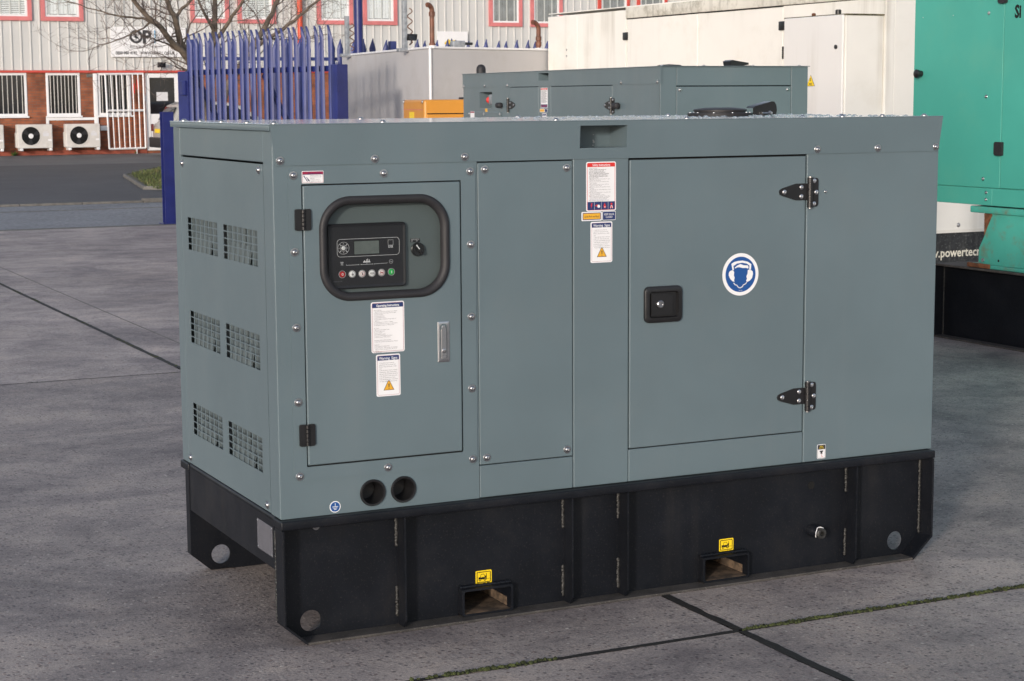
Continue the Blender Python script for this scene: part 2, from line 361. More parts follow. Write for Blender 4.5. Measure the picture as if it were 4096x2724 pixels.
def gridpanel(bm, T, As, Bs, c0, c1, skip=(), circs={}):
    """sheet with rectangular openings (skip cells) and round ones (circs: cell -> (a, b, r)); edges turned back from c1 to c0"""
    V = {}
    def v(a, b, c):
        k = (round(a, 5), round(b, 5), round(c, 5))
        if k not in V: V[k] = bm.verts.new(T @ Vector((a, b, c)))
        return V[k]
    na, nbb = len(As) - 1, len(Bs) - 1
    solid = lambda i, j: 0 <= i < na and 0 <= j < nbb and (i, j) not in skip
    for i in range(na):
        for j in range(nbb):
            if not solid(i, j): continue
            a0, a1, b0, b1 = As[i], As[i + 1], Bs[j], Bs[j + 1]
            if (i, j) in circs:
                ca, cb, r = circs[(i, j)]; n = 32; ci = []; sq = []
                for k in range(n):
                    t = 2 * math.pi * k / n + math.pi / n * 0; ct, st = math.cos(t), math.sin(t)
                    ci.append((ca + r * ct, cb + r * st))
                    m_ = min(((a1 - ca) / ct if ct > 1e-9 else (a0 - ca) / ct if ct < -1e-9 else 9e9), ((b1 - cb) / st if st > 1e-9 else (b0 - cb) / st if st < -1e-9 else 9e9))
                    sq.append((ca + m_ * ct, cb + m_ * st))
                cv = [v(*p, c1) for p in ci]; sv = [v(*p, c1) for p in sq]; dv = [v(*p, c0) for p in ci]
                for k in range(n):
                    q = (k + 1) % n; f = [cv[k], sv[k]]
                    # include a corner of the square if the span passes it
                    for ax, bx in ((a1, b1), (a0, b1), (a0, b0), (a1, b0)):
                        t = math.atan2(bx - cb, ax - ca) % (2 * math.pi)
                        if 2 * math.pi * k / n + 1e-6 < t < 2 * math.pi * (k + 1) / n - 1e-6: f.append(v(ax, bx, c1))
                    f += [sv[q], cv[q]]; bm.faces.new(f)
                    bm.faces.new((cv[q], cv[k], dv[k], dv[q]))
            else:
                bm.faces.new((v(a0, b0, c1), v(a1, b0, c1), v(a1, b1, c1), v(a0, b1, c1)))
            for di, dj, p, q in ((-1, 0, (a0, b1), (a0, b0)), (1, 0, (a1, b0), (a1, b1)), (0, -1, (a0, b0), (a1, b0)), (0, 1, (a1, b1), (a0, b1))):
                if not solid(i + di, j + dj): bm.faces.new((v(*q, c1), v(*p, c1), v(*p, c0), v(*q, c0)))
    return bm
TEXTS = []
def text(s, size, T, a, b, c, m, parent, align='LEFT', bold=0.0, sx=1.0, name='lettering', line=1.0, res=2):
    cu = bpy.data.curves.new('t', 'FONT'); cu.body = s; cu.size = size; cu.align_x = align; cu.align_y = 'BOTTOM_BASELINE' if '\n' not in s else 'TOP_BASELINE'
    cu.resolution_u = res; cu.offset = bold * size; cu.space_line = line
    t = bpy.data.objects.new('t', cu); COL.objects.link(t)
    TEXTS.append((t, name, m, parent, T @ Matrix.Translation((a, b, c)) @ Matrix.Diagonal((sx, 1, 1, 1))))
def finish_texts():
    dg = bpy.context.evaluated_depsgraph_get(); dg.update()
    for t, name, m, parent, mtx in TEXTS:
        me = bpy.data.meshes.new_from_object(t.evaluated_get(dg)); me.name = name
        me.materials.clear(); me.materials.append(M[m]); link(name, me, parent, mtx)
    for t, *_ in TEXTS:
        cu = t.data; bpy.data.objects.remove(t); bpy.data.curves.remove(cu)

# ------------------------------------------------------------------ setting
def sheet(name, pts, z, m, parent=None, kind='structure', label=None):
    bm = nb(); bm.faces.new([bm.verts.new((x, y, z)) for x, y in pts])
    return ob(name, bm, m, parent, kind=kind, label=label)
sheet('ground', [(-400, -400), (400, -400), (400, 400), (-400, 400)], -.06, 'farground', label='flat ground reaching out to the horizon')
yard = sheet('yard', [(-14, -14), (30, -14), (30, 17.75), (-14, 17.75)], -.03, 'joint', label='concrete yard in large cast slabs')
JX, JY = 1.225, (-.46, 5.27)
def wob(t, s): return (noise.noise(Vector((t * 3.1, s, 0))) * .012 + noise.noise(Vector((t * 14, s, 3))) * .007 + noise.noise(Vector((t * 45, s, 7))) * .004)
def slab(x0, x1, y0, y1, k):
    wx = .0125; wy = .0060 if y0 < 1 else .0040
    def edge(p, q, which, s):
        n = max(2, int((Vector(q) - Vector(p)).length / (.035 if which else .8))); out = []
        for i in range(n):
            t = i / n; x = p[0] + (q[0] - p[0]) * t; y = p[1] + (q[1] - p[1]) * t
            e = min(1, min(i, n - i) / 2)
            if which == 'x': x += wob(y, s) * .3 * e
            if which == 'y': y += wob(x, s) * .2 * e
            out.append((x, y))
        return out
    jx0, jx1 = x0 == JX, x1 == JX; jy0, jy1 = y0 in JY, y1 in JY
    a0, a1 = x0 + (wx if jx0 else 0), x1 - (wx if jx1 else 0); b0, b1 = y0 + (wy if jy0 else 0), y1 - (wy if jy1 else 0)
    o = edge((a0, b0), (a1, b0), 'y' if jy0 else 0, k + 1.3) + edge((a1, b0), (a1, b1), 'x' if jx1 else 0, k + 2.7) + edge((a1, b1), (a0, b1), 'y' if jy1 else 0, k + 4.1) + edge((a0, b1), (a0, b0), 'x' if jx0 else 0, k + 5.9)
    cx, cy = (a0 + a1) / 2, (b0 + b1) / 2; hx, hy = (a1 - a0) / 2, (b1 - b0) / 2
    inn = [(cx + (x - cx) * (1 - .0035 / hx), cy + (y - cy) * (1 - .0035 / hy)) for x, y in o]
    bm = nb(); rings(bm, I4, [(o, -.028), (o, -.004), (inn, 0)], cap1=True)
    ob('concrete_slab', bm, 'concrete2' if y0 > 5 else 'concrete', yard, ang=60, fix=False)  # far slabs take the paler mix with painted-in sun
k = 0
for x0, x1 in ((-14, JX), (JX, 14)):
    for y0, y1 in ((-14, JY[0]), (JY[0], JY[1]), (JY[1], 17.35)):
        slab(x0, x1, y0, y1, k); k += 11
slab(14.02, 29.9, -14, 17.35, k)
# sealant left in the long joint, moss in the cross joints
bm = nb()
def smear(p, q, w, sd, z=.0008):
    p = Vector(p); q = Vector(q); d = (q - p); n = int(d.length / .022); d.normalize(); s_ = Vector((-d.y, d.x)); L = []
    for i in range(n + 1):
        c = p.lerp(q, i / n); a = w * (1 + .35 * noise.noise(Vector((i * .09, sd, 1))) + .45 * noise.noise(Vector((i * .31, sd, 4)))); b = w * (1 + .35 * noise.noise(Vector((i * .09, sd, 11))) + .45 * noise.noise(Vector((i * .31, sd, 14))))
        L.append([bm.verts.new((*(c + s_ * a), z)), bm.verts.new((*(c + s_ * a * .5), z + .0006)), bm.verts.new((*(c - s_ * b * .5), z + .0006)), bm.verts.new((*(c - s_ * b), z))])
    for e, f in zip(L, L[1:]):
        for i in range(3): bm.faces.new((e[i + 1], f[i + 1], f[i], e[i]))
smear((JX, -3.5), (JX, 17.3), .0150, 2, .0012); smear((-2, JY[0]), (6, JY[0]), .0110, 7, .0012); smear((-2, JY[1]), (6, JY[1]), .0062, 9, .0005)
ob('joint_filler', bm, 'joint', yard, fix=False)
bm = nb(); rnd = random.Random(3)
def tuft(x, y, r, z=-.005):
    base = [bm.verts.new((x + r * math.cos(t * 1.2566) * rnd.uniform(.7, 1.2), y + r * .8 * math.sin(t * 1.2566) * rnd.uniform(.7, 1.2), z)) for t in range(5)]
    mid = [bm.verts.new((x + (v.co.x - x) * .75, y + (v.co.y - y) * .75, z + r * rnd.uniform(.5, 1.0))) for v in base]
    tip = bm.verts.new((x + rnd.uniform(-.3, .3) * r, y + rnd.uniform(-.3, .3) * r, z + r * rnd.uniform(.8, 1.3)))
    for i in range(5):
        j = (i + 1) % 5; bm.faces.new((base[i], base[j], mid[j], mid[i])); bm.faces.new((mid[i], mid[j], tip))
for i in range(2600):
    x = rnd.uniform(-.1, 4.6); d = noise.noise(Vector((x * 1.6, 4, 0))) + (.08 if x > JX else .0)
    if d > .08 + rnd.uniform(-.1, .1): tuft(x, -.46 + wob(x, 1) * .3 + rnd.gauss(0, .0045), rnd.uniform(.003, .0085), .0008)
for i in range(1400):
    y = rnd.uniform(5.2, 13); d = noise.noise(Vector((y * 1.3, 9, 0)))
    if d > .02: tuft(JX + rnd.gauss(0, .006), y, rnd.uniform(.004, .009))
for i in range(350):
    x = rnd.uniform(-.5, 1.2)
    if noise.noise(Vector((x * 4, 21, 0))) > .1: tuft(x, 5.27 + rnd.gauss(0, .005), rnd.uniform(.003, .007))
ob('joint_moss', bm, 'moss', yard, ang=80, kind='stuff')
# loose grit on the slabs
bm = nb(); rnd = random.Random(5)
for i in range(900):
    x = rnd.uniform(-2.2, 5.5); y = rnd.uniform(-2.4, 6); r = rnd.uniform(.0012, .0035)
    if 0 < x < 2.3 and 0 < y < 1: continue
    v = [bm.verts.new((x + r * math.cos(t * 2.1 + i) * rnd.uniform(.7, 1.4), y + r * math.sin(t * 2.1 + i) * rnd.uniform(.7, 1.4), 0)) for t in range(3)] + [bm.verts.new((x, y, r * 1.2))]
    for a, b, c in ((0, 1, 3), (1, 2, 3), (2, 0, 3)): bm.faces.new((v[a], v[b], v[c]))
ob('loose_grit', bm, 'kerb', yard, kind='stuff')
# pale saw line beside the long joint
bm = nb(); wbox(bm, 1.515, 1.524, 4.6, 13.5, -.001, .0012); ob('patch_line', bm, 'kerb', yard)

road = sheet('road', [(-60, 17.75), (90, 17.75), (90, 22.65), (-60, 22.65)], -.012, 'road', label='blue-grey asphalt road between the yard and the forecourt')
sheet('car_park', [(-60, 22.8), (90, 22.8), (90, 39.4), (-60, 39.4)], .012, 'lot', label='dark asphalt car park in front of the unit')
sheet('forecourt', [(-60, 39.4), (90, 39.4), (90, 47.6), (-60, 47.6)], .010, 'fore', label='paler asphalt strip along the foot of the building')
bm = nb(); wbox(bm, -60, 90, 17.36, 17.56, -.03, .002, .004); ob('channel', bm, 'kerb', yard)
bm = nb(); wbox(bm, -60, 90, 21.28, 21.34, -.011, -.008); ob('gutter_line', bm, 'kerb', road)
kb = link('kerb', None, None, Matrix.Translation((0, 22.72, 0)), 'low concrete kerb along the far side of the road', None, None, 'structure')
bm = nb(); wbox(bm, -.455, .455, -.065, .065, -.06, .022, .008); km = ob('kerb_stone', bm, 'kerb', kb).data
kb.children[0].location.x = -6
for i in range(1, 40): link('kerb_stone', km, kb, Matrix.Translation((-6 + .92 * i, 0, (.03 if i > 12 else 0))))
# grass island with its own edging
isl = [(6.45, 26.2), (7.45, 31.6), (8.6, 34.3), (10.2, 37.2), (24, 37.6), (24, 25.4), (7.2, 25.4)]
bm = nb(); prism(bm, I4, isl, 0, .06, .015); gi = ob('grass_verge', bm, 'soil', None, kind='structure', label='grassy island with edging stones beside the car park')
bm = nb()
for p, q in zip(isl, isl[1:] + isl[:1]):
    d = Vector((q[0] - p[0], q[1] - p[1], 0)); T = frame((p[0], p[1], 0), d, (0, 0, 1)); n = max(1, int(d.length / .9))
    for i in range(n): box(bm, T, d.length * i / n + .005, d.length * (i + 1) / n - .005, 0, .072, -.03, .03, .008)
ob('edging_stones', bm, 'kerb', gi)
bm = nb(); rnd = random.Random(11)
for i in range(15000):
    x = rnd.uniform(6.5, 13); y = rnd.uniform(25.5, 37)
    if x < 6.5 + max(0, (y - 26.2)) * .2 + (max(0, y - 31.5)) * .3: continue
    h = rnd.uniform(.03, .10); w = rnd.uniform(.008, .02); t = rnd.uniform(0, 6.28); dx, dy = math.cos(t) * w, math.sin(t) * w
    bm.faces.new((bm.verts.new((x - dx, y - dy, .05)), bm.verts.new((x + dx, y + dy, .05)), bm.verts.new((x + rnd.uniform(-.04, .04), y + rnd.uniform(-.04, .04), .06 + h))))
ob('grass', bm, 'grass', gi, kind='stuff', fix=False)

# ------------------------------------------------------------------ shared small parts
def mesh_of(bm, m, ang=32):
    o = ob('tmp', bm, m, None, ang); me = o.data; bpy.data.objects.remove(o); return me
bm = nb(); lathe(bm, I4, 0, 0, [(.0120, 0), (.0120, .0012), (.0114, .0018), (.0080, .0020), (.0076, .0032), (.0066, .0052), (.0046, .0064), (.0026, .0068), (.0024, .0048), (0, .0046)], 20)
BOLT = mesh_of(bm, 'steel', 40); BOLT.name = 'bolt'
bm = nb(); lathe(bm, I4, 0, 0, [(.0075, 0), (.0073, .0018), (.0055, .0032), (.0028, .0036), (.0026, .0022), (0, .0020)], 18)
SCREW = mesh_of(bm, 'chrome', 40); SCREW.name = 'screw'
def bolt(parent, T, a, b, c=0, s=1.0, me=None, name='bolt'):
    return link(name, me or BOLT, parent, T @ Matrix.Translation((a, b, c)) @ Matrix.Rotation((a * 7 + b * 13) % 6.28, 4, 'Z') @ Matrix.Diagonal((s, s, s, 1)))
def panel(name, parent, T, a0, a1, b0, b1, c0=-.012, c1=0, m='paint', bev=.0028):
    bm = nb(); box(bm, T, a0, a1, b0, b1, c0, c1, bev, 3); return ob(name, bm, m, parent, 50)
def sticker(parent, T, a0, a1, b0, b1, r=.004, m='white', c=.0, name='sticker', th=.0007):
    bm = nb(); prism(bm, T, rr(a0, a1, b0, b1, r), c, c + th); return ob(name, bm, m, parent)
def fill(parent, T, pts, c, m, name='print'):
    bm = nb(); prism(bm, T, pts, c - .0003, c); return ob(name, bm, m, parent)
def outline(parent, T, a0, a1, b0, b1, r, w, c, m, name='border'):
    bm = nb(); ringplate(bm, T, rr(a0, a1, b0, b1, r), rr(a0 + w, a1 - w, b0 + w, b1 - w, max(.0004, r - w)), c - .0003, c); return ob(name, bm, m, parent)
def stroke(bm, T, pts, w, c, closed=False):
    n = len(pts)
    for i in range(n if closed else n - 1):
        p = Vector(pts[i]); q = Vector(pts[(i + 1) % n]); d = (q - p)
        if d.length < 1e-7: continue
        d.normalize(); s = Vector((-d.y, d.x)) * w / 2; e = d * w * .3; p = p - e; q = q + e
        bm.faces.new([bm.verts.new(T @ Vector((*v, c))) for v in (p - s, q - s, q + s, p + s)])
    return bm
def warn_tri(st, T, ca, cb, w, c):
    h = w * .86; tri = lambda k: [(ca - w / 2 * k, cb - h * .36 * k), (ca + w / 2 * k, cb - h * .36 * k), (ca + w * .06, cb + h * .62 * k), (ca - w * .06, cb + h * .62 * k)]
    fill(st, T, tri(1.0), c, 'ink', 'symbol'); fill(st, T, tri(.86), c + .0004, 'amber', 'symbol')
    fill(st, T, [(ca - w * .05, cb + h * .30), (ca - w * .025, cb - h * .06), (ca + w * .025, cb - h * .06), (ca + w * .05, cb + h * .30)], c + .0008, 'ink', 'symbol')
    fill(st, T, circ(ca, cb - h * .18, w * .04, 10), c + .0008, 'ink', 'symbol')
def warning_signs(parent, T, a0, a1, b0, b1, c=0):
    st = sticker(parent, T, a0, a1, b0, b1, .005, c=c); w = a1 - a0; h = b1 - b0
    outline(st, T, a0 + .0035, a1 - .0035, b0 + .0035, b1 - .0035, .004, .0006, c + .0011, 'crim')
    fill(st, T, [(a0 + .004, b1 - .017), (a1 - .004, b1 - .017), (a1 - .004, b1 - .004), (a0 + .004, b1 - .004)], c + .0012, 'navy', 'header')
    text('Warning  Signs', .0105, T, (a0 + a1) / 2, b1 - .0145, c + .0014, 'white', st, 'CENTER', .012, .88)
    text('1.Check the motor current\ntransformer for looseness and\nfriction every 200 hours or half a\nyear.\n2.Check whether there is friction\nbetween the cable and the steel\nparts,and check whether the bolts\nat the vibration connections such\nas shock absorbers are loose.\n3.Check whether the connections\n of other running parts are loose.', .0047, T, a0 + .0095, b1 - .026, c + .0011, 'inkgrey', st, 'LEFT', .0, .86, line=1.12, res=1)
    warn_tri(st, T, (a0 + a1) / 2 + .001, b0 + .027, .033, c + .0011)
    return st
def fork_sticker(parent, T, a0, a1, b0, b1, c=0):
    st = sticker(parent, T, a0, a1, b0, b1, .004, 'yellow', c, 'forklift_sticker')
    outline(st, T, a0 + .0035, a1 - .0035, b0 + .0035, b1 - .0035,   .003, .0022, c + .0011, 'gap')
    w = a1 - a0; h = b1 - b0; P = lambda x, y: (a0 + w * x, b0 + h * y)
    bm = nb()
    flat(bm, T, [P(.17, .36), P(.17, .50), P(.30, .52), P(.32, .48), P(.44, .50), P(.56, .48), P(.62, .62), P(.68, .60), P(.68, .42), P(.56, .42), P(.50, .32), P(.30, .32)], c + .0011)
    stroke(bm, T, [P(.30, .52), P(.33, .72), P(.52, .72), P(.56, .52)], .0013, c + .0011)
    stroke(bm, T, [P(.66, .30), P(.66, .76)], .0016, c + .0011); stroke(bm, T, [P(.66, .36), P(.86, .36)], .0010, c + .0011)
    ob('symbol', bm, 'gap', st, fix=False)
    for x in (.26, .57):
        fill(st, T, circ(*P(x, .31), .0040, 14), c + .0015, 'gap', 'symbol'); fill(st, T, circ(*P(x, .31), .0018, 10), c + .0019, 'yellow', 'symbol')
    return st
def strap_hinge(parent, T, ax, bz, s=1.0, flip=1, screws=True):
    """tapered leaf pointing to -a, plate on +a, upright knuckle between"""
    A = lambda a: ax + a * s * flip; B = lambda b: bz + b * s
    bm = nb(); pts = [(A(-.105), B(-.004)), (A(-.108), B(.004)), (A(-.105), B(.011)), (A(-.096), B(.0155)), (A(-.046), B(.0285)), (A(-.004), B(.0285)), (A(-.004), B(-.0235)), (A(-.046), B(-.0235)), (A(-.096), B(-.0085))]
    if flip < 0: pts = pts[::-1]
    prism(bm, T, pts, 0, .0045, .0012); hg = ob('hinge', bm, 'blackpl', parent, 40)
    bm = nb(); lo, hi = sorted((A(.012), A(.038))); prism(bm, T, rr(lo, hi, B(-.045), B(.045), .007 * s), 0, .0045, .0012); ob('plate', bm, 'blackpl', hg, 40)
    F2 = T @ Matrix.Translation((A(.004), 0, .008 * s))
    bm = nb()
    for z0, z1 in ((-.047, -.030), (-.0295, -.0105), (-.010, .0095), (.010, .0295), (.030, .047)):
        tube(bm, [F2 @ Vector((0, bz + z * s, 0)) for z in (z0, z0 + .001, z1 - .001, z1)], [.0080 * s, .0095 * s, .0095 * s, .0080 * s], 14)
    ob('knuckle', bm, 'blackpl', hg, 40)
    bm = nb(); tube(bm, [F2 @ Vector((0, bz - .050 * s, 0)), F2 @ Vector((0, bz + .050 * s, 0))], .0068 * s, 12); ob('pin', bm, 'steel', hg)
    if screws:
        for a, b in ((-.090, .0035), (-.026, .017), (-.026, -.012), (.0215, .036), (.030, .0), (.0215, -.036)): bolt(hg, T, A(a), B(b), .0045, s, SCREW, 'screw')
    return hg
def butt_hinge(parent, T, a0, a1, b0, b1, c=0):
    m_ = (a0 + a1) / 2; bm = nb()
    prism(bm, T, rr(a0, m_ - .001, b0, b1, .005), c, c + .006, .0015); hg = ob('hinge', bm, 'blackpl', parent, 40)
    bm = nb(); prism(bm, T, rr(m_ + .001, a1, b0, b1, .005), c, c + .006, .0015); ob('leaf', bm, 'blackpl', hg, 40)
    bm = nb(); n = 5; h = (b1 - b0 - .002) / n
    for i in range(n):
        z0 = b0 + .001 + h * i; tube(bm, [T @ Vector((m_, z, c + .007)) for z in (z0, z0 + .0012, z0 + h - .0018, z0 + h - .0006)], [.0046, .0058, .0058, .0046], 12)
    ob('knuckle', bm, 'blackpl', hg, 40); return hg

# ------------------------------------------------------------------ main generator
GL_, GW, ZB, ZJ, ZT = 2.269, .985, .362, 1.3465, 1.460
G1 = thing('generator', 'large grey canopied diesel generator on black skid base in the foreground', 'generator')
F0 = front(0); E0 = side(0)
bm = nb(); wbox(bm, .085, 2.255, .075, .97, .37, .935); wbox(bm, .085, 2.255, .075, .97, .935, 1.36); ob('inner_body', bm, 'gap', G1)
bm = nb(); wbox(bm, .60, 2.255, .014, .074, .366, 1.345); ob('inner_frame', bm, 'gap', G1)
# front sheets
bm = nb()
gridpanel(bm, F0, [.0028, .0790, .2305, .3240, .4200, .5640, .6125], [ZB, .4600, .5030, 1.2965, ZJ + .004], -.03, 0, skip={(i, 2) for i in range(1, 5)},
          circs={(2, 0): (.2765, .4125, .0365), (3, 0): (.3710, .4130, .0365)})
ob('front_sheet', bm, 'paint', G1)
bm = nb(); ringplate(bm, F0, rr(.0425, .6065, .4655, 1.3420, .020), rr(.0808, .5615, .5050, 1.2945, .0020), 0, .0024); fr_plate = ob('door_surround', bm, 'paint', G1, 50)
bm = nb(); box(bm, F0, .0795, .5630, .5035, .5200, -.02, -.009); box(bm, F0, .0795, .5630, 1.28, 1.296, -.02, -.009)
box(bm, F0, .0795, .1005, .5200, 1.28, -.02, -.009); box(bm, F0, .5500, .5630, .5200, 1.28, -.02, -.009); ob('door_seal', bm, 'gap', G1)
# control door with round-cornered window
win_o, win_i = (.1293, .5225, .9655, 1.2590), (.1525, .4985, .9890, 1.2345)
bm = nb(); D = (.0845, .5580, .5088, 1.2908)
ol = rr(*D, .0025); il = rr(.1400, .5110, .9770, 1.2470, .082)
rings(bm, F0, [(il, -.010), (il, .0042), (rr(D[0] + .003, D[1] - .003, D[2] + .003, D[3] - .003, .0025), .0042), (rr(D[0] + .001, D[1] - .001, D[2] + .001, D[3] - .001, .0025), .0032), (ol, .0012), (ol, -.010)])
door = ob('control_door', bm, 'paint', G1, 4)
bm = nb(); loops = []
for t, h in ((0, .0042), (.06, .0095), (.2, .0130), (.42, .0150), (.65, .0132), (.85, .0095), (1.0, .0040), (1.0, -.006)):
    loops.append((rr(win_o[0] + (win_i[0] - win_o[0]) * t, win_o[1] + (win_i[1] - win_o[1]) * t, win_o[2] + (win_i[2] - win_o[2]) * t, win_o[3] + (win_i[3] - win_o[3]) * t, .092 - .020 * t, 12), h))
rings(bm, F0, loops); ob('window_seal', bm, 'rubber', door, 60)
bm = nb(); flat(bm, F0, rr(.1500, .5010, .9870, 1.2370, .072, 8), -.004); ob('window_pane', bm, 'glassC', door)
# behind the pane: plate with the controller
bm = nb(); box(bm, F0, .1005, .5500, .9600, 1.2780, -.060, -.026); box(bm, F0, .1005, .5500, .52, .9600, -.060, -.026)
ob('control_plate', bm, 'paint_in', G1)
CF = F0 @ Matrix.Translation((.003, 0, -.026))
bm = nb(); rings(bm, CF, [(rr(.1560, .3920, .9985, 1.1810, .010), 0), (rr(.1560, .3920, .9985, 1.1810, .010), .012), (rr(.1590, .3890, 1.0015, 1.1780, .009), .016), (rr(.1650, .3830, 1.0075, 1.1720, .006), .014)], cap1=True)
cp = ob('control_panel', bm, 'panelface', G1, 40, label='black electronic control panel with row of push buttons')
k = .0145
sx = lambda a: a - .003
outline(cp, CF, .1840, .3720, 1.0885, 1.1385, .010, .0009, k, 'pale')
fill(cp, CF, rr(sx(.2365), sx(.3150), 1.0925, 1.1330, .002), k, 'gap', 'screen_bezel'); fill(cp, CF, rr(sx(.2384), sx(.3130), 1.0945, 1.1310, .001), k + .0004, 'lcd', 'screen')
bm = nb(); stroke(bm, CF, circ(sx(.2063), 1.1134, .0168, 28), .0008, k, True); stroke(bm, CF, circ(sx(.2063), 1.1134, .0090, 20), .0007, k, True)
for t in (45, 135, 225, 315): stroke(bm, CF, [(sx(.2063) + r_ * math.cos(R(t)), 1.1134 + r_ * math.sin(R(t))) for r_ in (.009, .0168)], .0016, k)
for t in (0, 90, 180, 270): bm.faces.new([bm.verts.new(CF @ Vector((sx(.2063) + .013 * math.cos(R(t)) + .0016 * math.cos(R(t + q)), 1.1134 + .013 * math.sin(R(t)) + .0016 * math.sin(R(t + q)), k))) for q in (0, 120, 240)])
ob('key_ring', bm, 'pale', cp, fix=False)
bm = nb(); lathe(bm, CF, sx(.2063), 1.1134, [(.0062, .0140), (.0060, .0160), (.0040, .0172), (0, .0174)], 18); ob('button', bm, 'pale', cp)
outline(cp, CF, sx(.3402), sx(.3562), 1.1165, 1.1315, .0004, .0005, k, 'pale', 'emblem'); text('DSE', .0085, CF, sx(.3482), 1.1095, k, 'pale', cp, 'CENTER', .02)
for i, (a, b, mm) in enumerate(((.2012, 1.0402, 'redb'), (.2309, 1.0397, 'white'), (.2605, 1.0393, 'white'), (.2900, 1.0393, 'white'), (.3193, 1.0397, 'white'), (.3491, 1.0404, 'green'))):
    a = sx(a); bm = nb(); lathe(bm, CF, a, b, [(.0104, .0138), (.0104, .0152), (.0098, .0152), (.0098, .0138)], 24); ob('button_ring', bm, 'pale', cp)
    bm = nb(); lathe(bm, CF, a, b, [(.0084, .0138), (.0082, .0158), (.0060, .0166), (0, .0167)], 22); bt = ob('button', bm, mm, cp)
    if i == 0: outline(cp, CF, a - .0024, a + .0024, b - .0036, b + .0036, .002, .0011, .0175, 'white', 'mark')
    elif i == 5: fill(cp, CF, rr(a - .0009, a + .0009, b - .0036, b + .0036, .0004), .0175, 'white', 'mark')
    elif i == 3: outline(cp, CF, a - .0056, a + .0056, b - .0024, b + .0024, .0006, .0006, .0175, 'ink', 'mark'); text('AUTO', .0036, CF, a, b - .0013, .0175, 'ink', cp, 'CENTER', .01)
    elif i == 1: fill(cp, CF, [(a - .003, b - .001), (a - .0008, b + .0012), (a - .0008, b + .0046), (a + .0006, b + .0046), (a + .0006, b + .0012), (a + .0034, b + .0006), (a + .0030, b - .0036), (a - .0010, b - .0042)], .0175, 'inkgrey', 'mark')
    else:
        bm = nb(); stroke(bm, CF, circ(a, b, .0064, 18), .0007, .0175, True); stroke(bm, CF, [(a - .0045, b + .0045), (a + .0045, b - .0045)], .0007, .0175); ob('mark', bm, 'red', cp, fix=False)
        if i == 2: fill(cp, CF, [(a - .0022, b - .004), (a + .0022, b - .004), (a + .0012, b + .001), (a + .003, b + .002), (a, b + .0042), (a - .003, b + .002), (a - .0012, b + .001)], .0172, 'inkgrey', 'mark')
        else: fill(cp, CF, [(a - .004, b - .0026), (a - .001, b - .001), (a + .001, b - .001), (a + .004, b - .0026), (a + .004, b + .0026), (a + .001, b + .001), (a - .001, b + .001), (a - .004, b + .0026)], .0172, 'crim', 'mark')
bm = nb()
for p, q in (((.2137, 1.0672), (.2137, 1.0650)), ((.2137, 1.0650), (.2509, 1.0650)), ((.2581, 1.0651), (.2928, 1.0652)), ((.2986, 1.0655), (.3364, 1.0660)), ((.3364, 1.066), (.3364, 1.068)), ((.2756, 1.0652), (.2756, 1.071))): stroke(bm, CF, [(sx(p[0]), p[1]), (sx(q[0]), q[1])], .0008, k)
flat(bm, CF, [(sx(a), b) for a, b in ((.2645, 1.0705), (.2865, 1.0705), (.2850, 1.0735), (.2838, 1.0735), (.2838, 1.078), (.2815, 1.078), (.2815, 1.0735), (.279, 1.0735), (.279, 1.081), (.2772, 1.081), (.2772, 1.0735), (.2755, 1.0735), (.2755, 1.0795), (.2738, 1.0795), (.2738, 1.0735), (.270, 1.0735), (.270, 1.0765), (.2675, 1.0765), (.2675, 1.0735), (.2645, 1.0735))], k)
for a in (.2509, .2581, .2928, .2986): flat(bm, CF, circ(sx(a), 1.0652, .0012, 8), k)
stroke(bm, CF, circ(sx(.3487), 1.0702, .0056, 18), .0007, k, True); stroke(bm, CF, [(sx(.3455), 1.0700), (sx(.3470), 1.0716), (sx(.3487), 1.0702), (sx(.3504), 1.0688), (sx(.3520), 1.0704)], .0007, k)
for h, w in ((1.0742, .0046), (1.0722, .0046), (1.070, .002), (1.067, .003)): stroke(bm, CF, [(sx(.2009 - w), h), (sx(.2009 + w), h)], .0008, k)
stroke(bm, CF, [(sx(.199), 1.075), (sx(.1985), 1.0645)], .0007, k); stroke(bm, CF, [(sx(.203), 1.075), (sx(.2035), 1.0645)], .0007, k)
ob('legend', bm, 'pale', cp, fix=False)
text('Made in U.K.', .0052, CF, .1720, 1.0190, k, 'inkgrey', cp)
bm = nb(); CF2 = F0 @ Matrix.Translation((0, 0, -.026)); prism(bm, CF2, rr(.4140, .4440, 1.1205, 1.1310, .001), 0, .001); lb = ob('switch_label', bm, 'panelface', G1)
text('POWER SWITCH\nOFF          ON', .0042, CF2, .4160, 1.1270, .0013, 'pale', lb, 'LEFT', .01, .80)
bm = nb(); lathe(bm, CF2, .436, 1.1000, [(.0200, 0), (.0200, .004), (.0185, .005), (.0175, .010), (.0165, .0115), (0, .0115)], 28)
box(bm, CF2 @ Matrix.Translation((.436, 1.1, 0)) @ Matrix.Rotation(R(38), 4, 'Z'), -.0055, .0055, -.0165, .0185, .011, .0195, .0025); kn = ob('rotary_switch', bm, 'blackpl', G1, 40)
bm = nb(); box(bm, CF2 @ Matrix.Translation((.436, 1.1, 0)) @ Matrix.Rotation(R(38), 4, 'Z'), -.0014, .0014, .002, .0180, .0195, .0199); ob('pointer', bm, 'white', kn)
